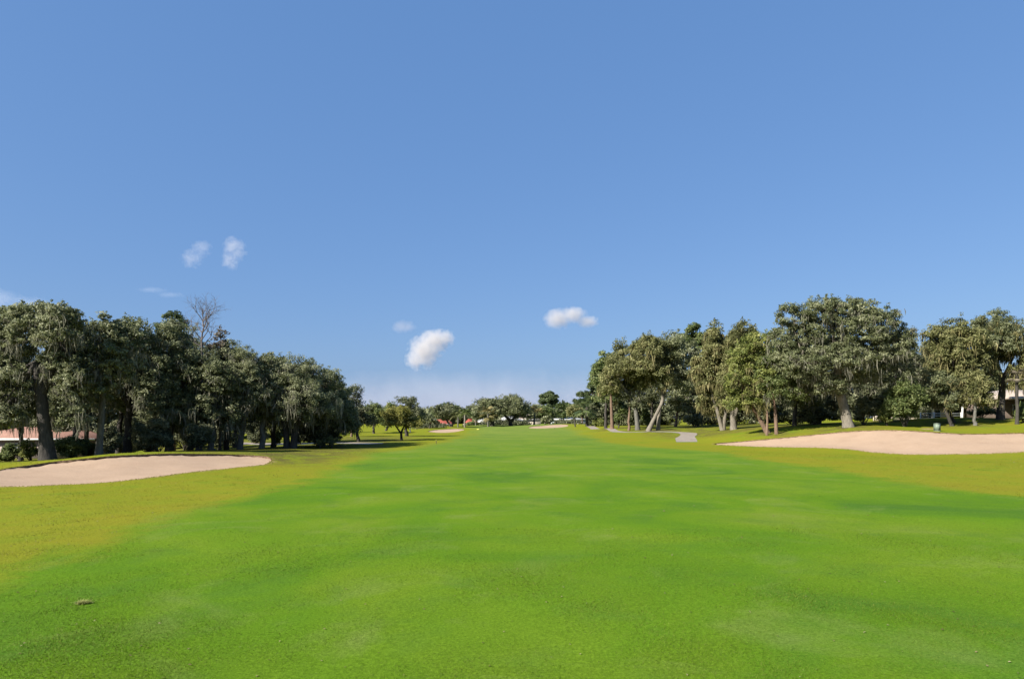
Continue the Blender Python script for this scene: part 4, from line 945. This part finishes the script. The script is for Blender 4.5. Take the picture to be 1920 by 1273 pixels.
def tuft(label, px, py):
    d = CAMH * F / (py - HY); x, y, z = gp(px, d); root = empty('grass_tuft', (x, y, z), label, 'grass tuft'); m = MB(); n = 240
    p = np.stack([rng.normal(0, .05, n), rng.normal(0, .035, n), rng.uniform(0, .02, n)], 1); a = rng.uniform(0, 6.28, n)
    tip = p + np.stack([np.cos(a) * .09, np.sin(a) * .09, rng.uniform(.01, .05, n)], 1); s = np.stack([-np.sin(a), np.cos(a), 0 * a], 1) * .006
    m.add(np.stack([p - s, p + s, tip], 1).reshape(-1, 3), np.arange(3 * n).reshape(n, 3), np.repeat(rng.uniform(.5, 1, n), 3)); m.build('blades', LEAF['bright'], root)
tuft('small pale tuft of loose grass lying on the near fairway at lower left', 155, 1133)

# ------------------------------------------------------------------ clouds (volumes far beyond the trees)
def cloud(label, lobes, D, density, noise_amt=.55, nscale=3.2, soft=.35, col=(1, .97, .94), thick=.8):
    """lobes in photograph pixels (x, y, rx, ry) at distance D"""
    s = D / F; c0 = np.array([np.mean([l[0] for l in lobes]), np.mean([l[1] for l in lobes])])
    org = np.array(P(c0[0], c0[1], D)); m, t, out = nt('cloud_vapour'); pass
    p = objco(t); cur = None; E = []
    for (x, y, rx, ry) in lobes:
        c = ((x - c0[0]) * s, 0, -(y - c0[1]) * s); r = (rx * s, min(rx, ry * 1.6) * s * thick, ry * s); E.append((c, r))
        a = N(t, 'ShaderNodeVectorMath', operation='SUBTRACT'); t.links.new(p, a.inputs[0]); a.inputs[1].default_value = c
        b = N(t, 'ShaderNodeVectorMath', operation='DIVIDE'); t.links.new(a.outputs[0], b.inputs[0]); b.inputs[1].default_value = r
        l = N(t, 'ShaderNodeVectorMath', operation='LENGTH'); t.links.new(b.outputs[0], l.inputs[0])
        cur = l.outputs['Value'] if cur is None else math_(t, 'SMOOTH_MIN', cur, l.outputs['Value'])

    R = max(l[2] for l in lobes) * s
    nz = noise(t, p, nscale / R, 5, .62, .3)
    f = math_(t, 'ADD', cur, math_(t, 'MULTIPLY', math_(t, 'SUBTRACT', nz, .5), noise_amt * 2))
    de = fr(t, f, .92, .92 - soft, 0, density / R)
    v = N(t, 'ShaderNodeVolumePrincipled'); v.inputs['Color'].default_value = col + (1,); v.inputs['Anisotropy'].default_value = .1
    t.links.new(de, v.inputs['Density']); t.links.new(v.outputs[0], out.inputs['Volume'])
    # star-shaped hull round the union of the lobes
    bm = bmesh.new(); bmesh.ops.create_icosphere(bm, subdivisions=4, radius=1.0)
    for vv in bm.verts:
        dv = np.array(vv.co); dv /= np.linalg.norm(dv); best = .05 * R
        for c, r in E:
            r = np.array(r) * 1.06; a = ((dv / r) ** 2).sum(); b = -2 * (dv * np.array(c) / r ** 2).sum(); cc = ((np.array(c) / r) ** 2).sum() - 1; q = b * b - 4 * a * cc
            if q > 0: best = max(best, (-b + math.sqrt(q)) / (2 * a))
        vv.co = dv * best
    me = bpy.data.meshes.new('cloud'); bm.to_mesh(me); bm.free(); me.materials.append(m)
    o = bpy.data.objects.new('cloud', me); o.location = org; C.objects.link(o); tag(o, label, 'cloud'); return o
cloud('brightest white cumulus cloud standing over the far trees left of centre', [(795,660,34,36),(815,640,34,26),(838,634,18,18),(778,676,20,20)], 6000, 3.0, .75, 3.2, .8, (.80,.765,.73))
cloud('flat cream cloud right of the centre, above the right end of the fairway', [(1045,598,30,22),(1075,590,28,18),(1102,603,24,14)], 6000, 2.2, .5, 3.0, .8, (.78,.74,.70))
cloud('left half of the wispy cloud pair, slanting over the left grove', [(360,485,22,20),(378,466,20,18)], 6000, .5, 1.3, 2.0, 1.1, (.8,.77,.75))
cloud('right half of the wispy cloud pair, brighter and upright', [(436,462,20,22),(432,488,18,22),(448,470,16,20)], 6000, .7, 1.3, 2.0, 1.1, (.82,.78,.75))
cloud('tiny faint pink cloud up-left of the brightest cumulus', [(752,613,22,14),(765,612,18,12)], 6000, .5, .7, 2.2, .9, (.75,.70,.68))
cloud('thin streak of cloud over the left grove, left of the bare tree', [(285,544,34,7),(318,553,34,7)], 6000, .4, .5, 2.0, .9)
cloud('pale cloud behind the tops of the trees at the left edge', [(-20,560,60,26),(60,575,60,22),(110,585,50,16)], 6000, .5, .6, 2.4, .9)
cloud('low lilac bank of cloud along the horizon beyond the fairway', [(880,768,430,84),(620,772,280,80),(1160,774,330,88)], 9000, 8.0, .34, 4.5, 1.0, (.86, .80, .77), .25)

# ------------------------------------------------------------------ light, sky, camera
EL, ROT = math.radians(36), math.atan2(-.81, -.58)
sv = Vector((math.sin(ROT) * math.cos(EL), math.cos(ROT) * math.cos(EL), math.sin(EL)))
sl = bpy.data.lights.new('sun', 'SUN'); sl.energy = 4.9; sl.angle = math.radians(.53); sl.color = (1, .95, .87)
so = bpy.data.objects.new('sun', sl); so.rotation_euler = (-sv).to_track_quat('-Z', 'Y').to_euler(); so.location = (-60, -20, 60); C.objects.link(so)
w = bpy.data.worlds.new('World'); S.world = w; w.use_nodes = True; wt = w.node_tree; wt.nodes.clear()
sky = wt.nodes.new('ShaderNodeTexSky'); sky.sky_type = 'NISHITA'; sky.sun_disc = False; sky.sun_elevation = EL; sky.sun_rotation = ROT
sky.air_density = 1.0; sky.dust_density = 1.3; sky.ozone_density = 2.2; sky.altitude = 0
bg = wt.nodes.new('ShaderNodeBackground'); bg.inputs['Strength'].default_value = .1
wo = wt.nodes.new('ShaderNodeOutputWorld'); mxs = N(wt, 'ShaderNodeMix', data_type='RGBA'); mxs.inputs[0].default_value = .765; mxs.inputs[7].default_value = (.40, .985, 2.26, 1)
wt.links.new(sky.outputs[0], mxs.inputs[6]); wt.links.new(mxs.outputs[2], bg.inputs[0]); wt.links.new(bg.outputs[0], wo.inputs[0])

cam = bpy.data.cameras.new('camera'); co = bpy.data.objects.new('camera', cam); C.objects.link(co); S.camera = co
co.location = (0, 0, CAMH); co.rotation_euler = (math.radians(90), 0, 0); cam.sensor_width = 36; cam.lens = 36 * F / 1920
cam.shift_y = (HY - 636.5) / 1920; cam.clip_end = 30000; cam.clip_start = .1
S.view_settings.view_transform = 'Standard'; S.view_settings.look = 'None'; S.view_settings.gamma = 1; S.view_settings.exposure = 1.3
S.cycles.volume_bounces = 6; S.cycles.max_bounces = 8; S.cycles.transparent_max_bounces = 8
S.cycles.use_denoising = True
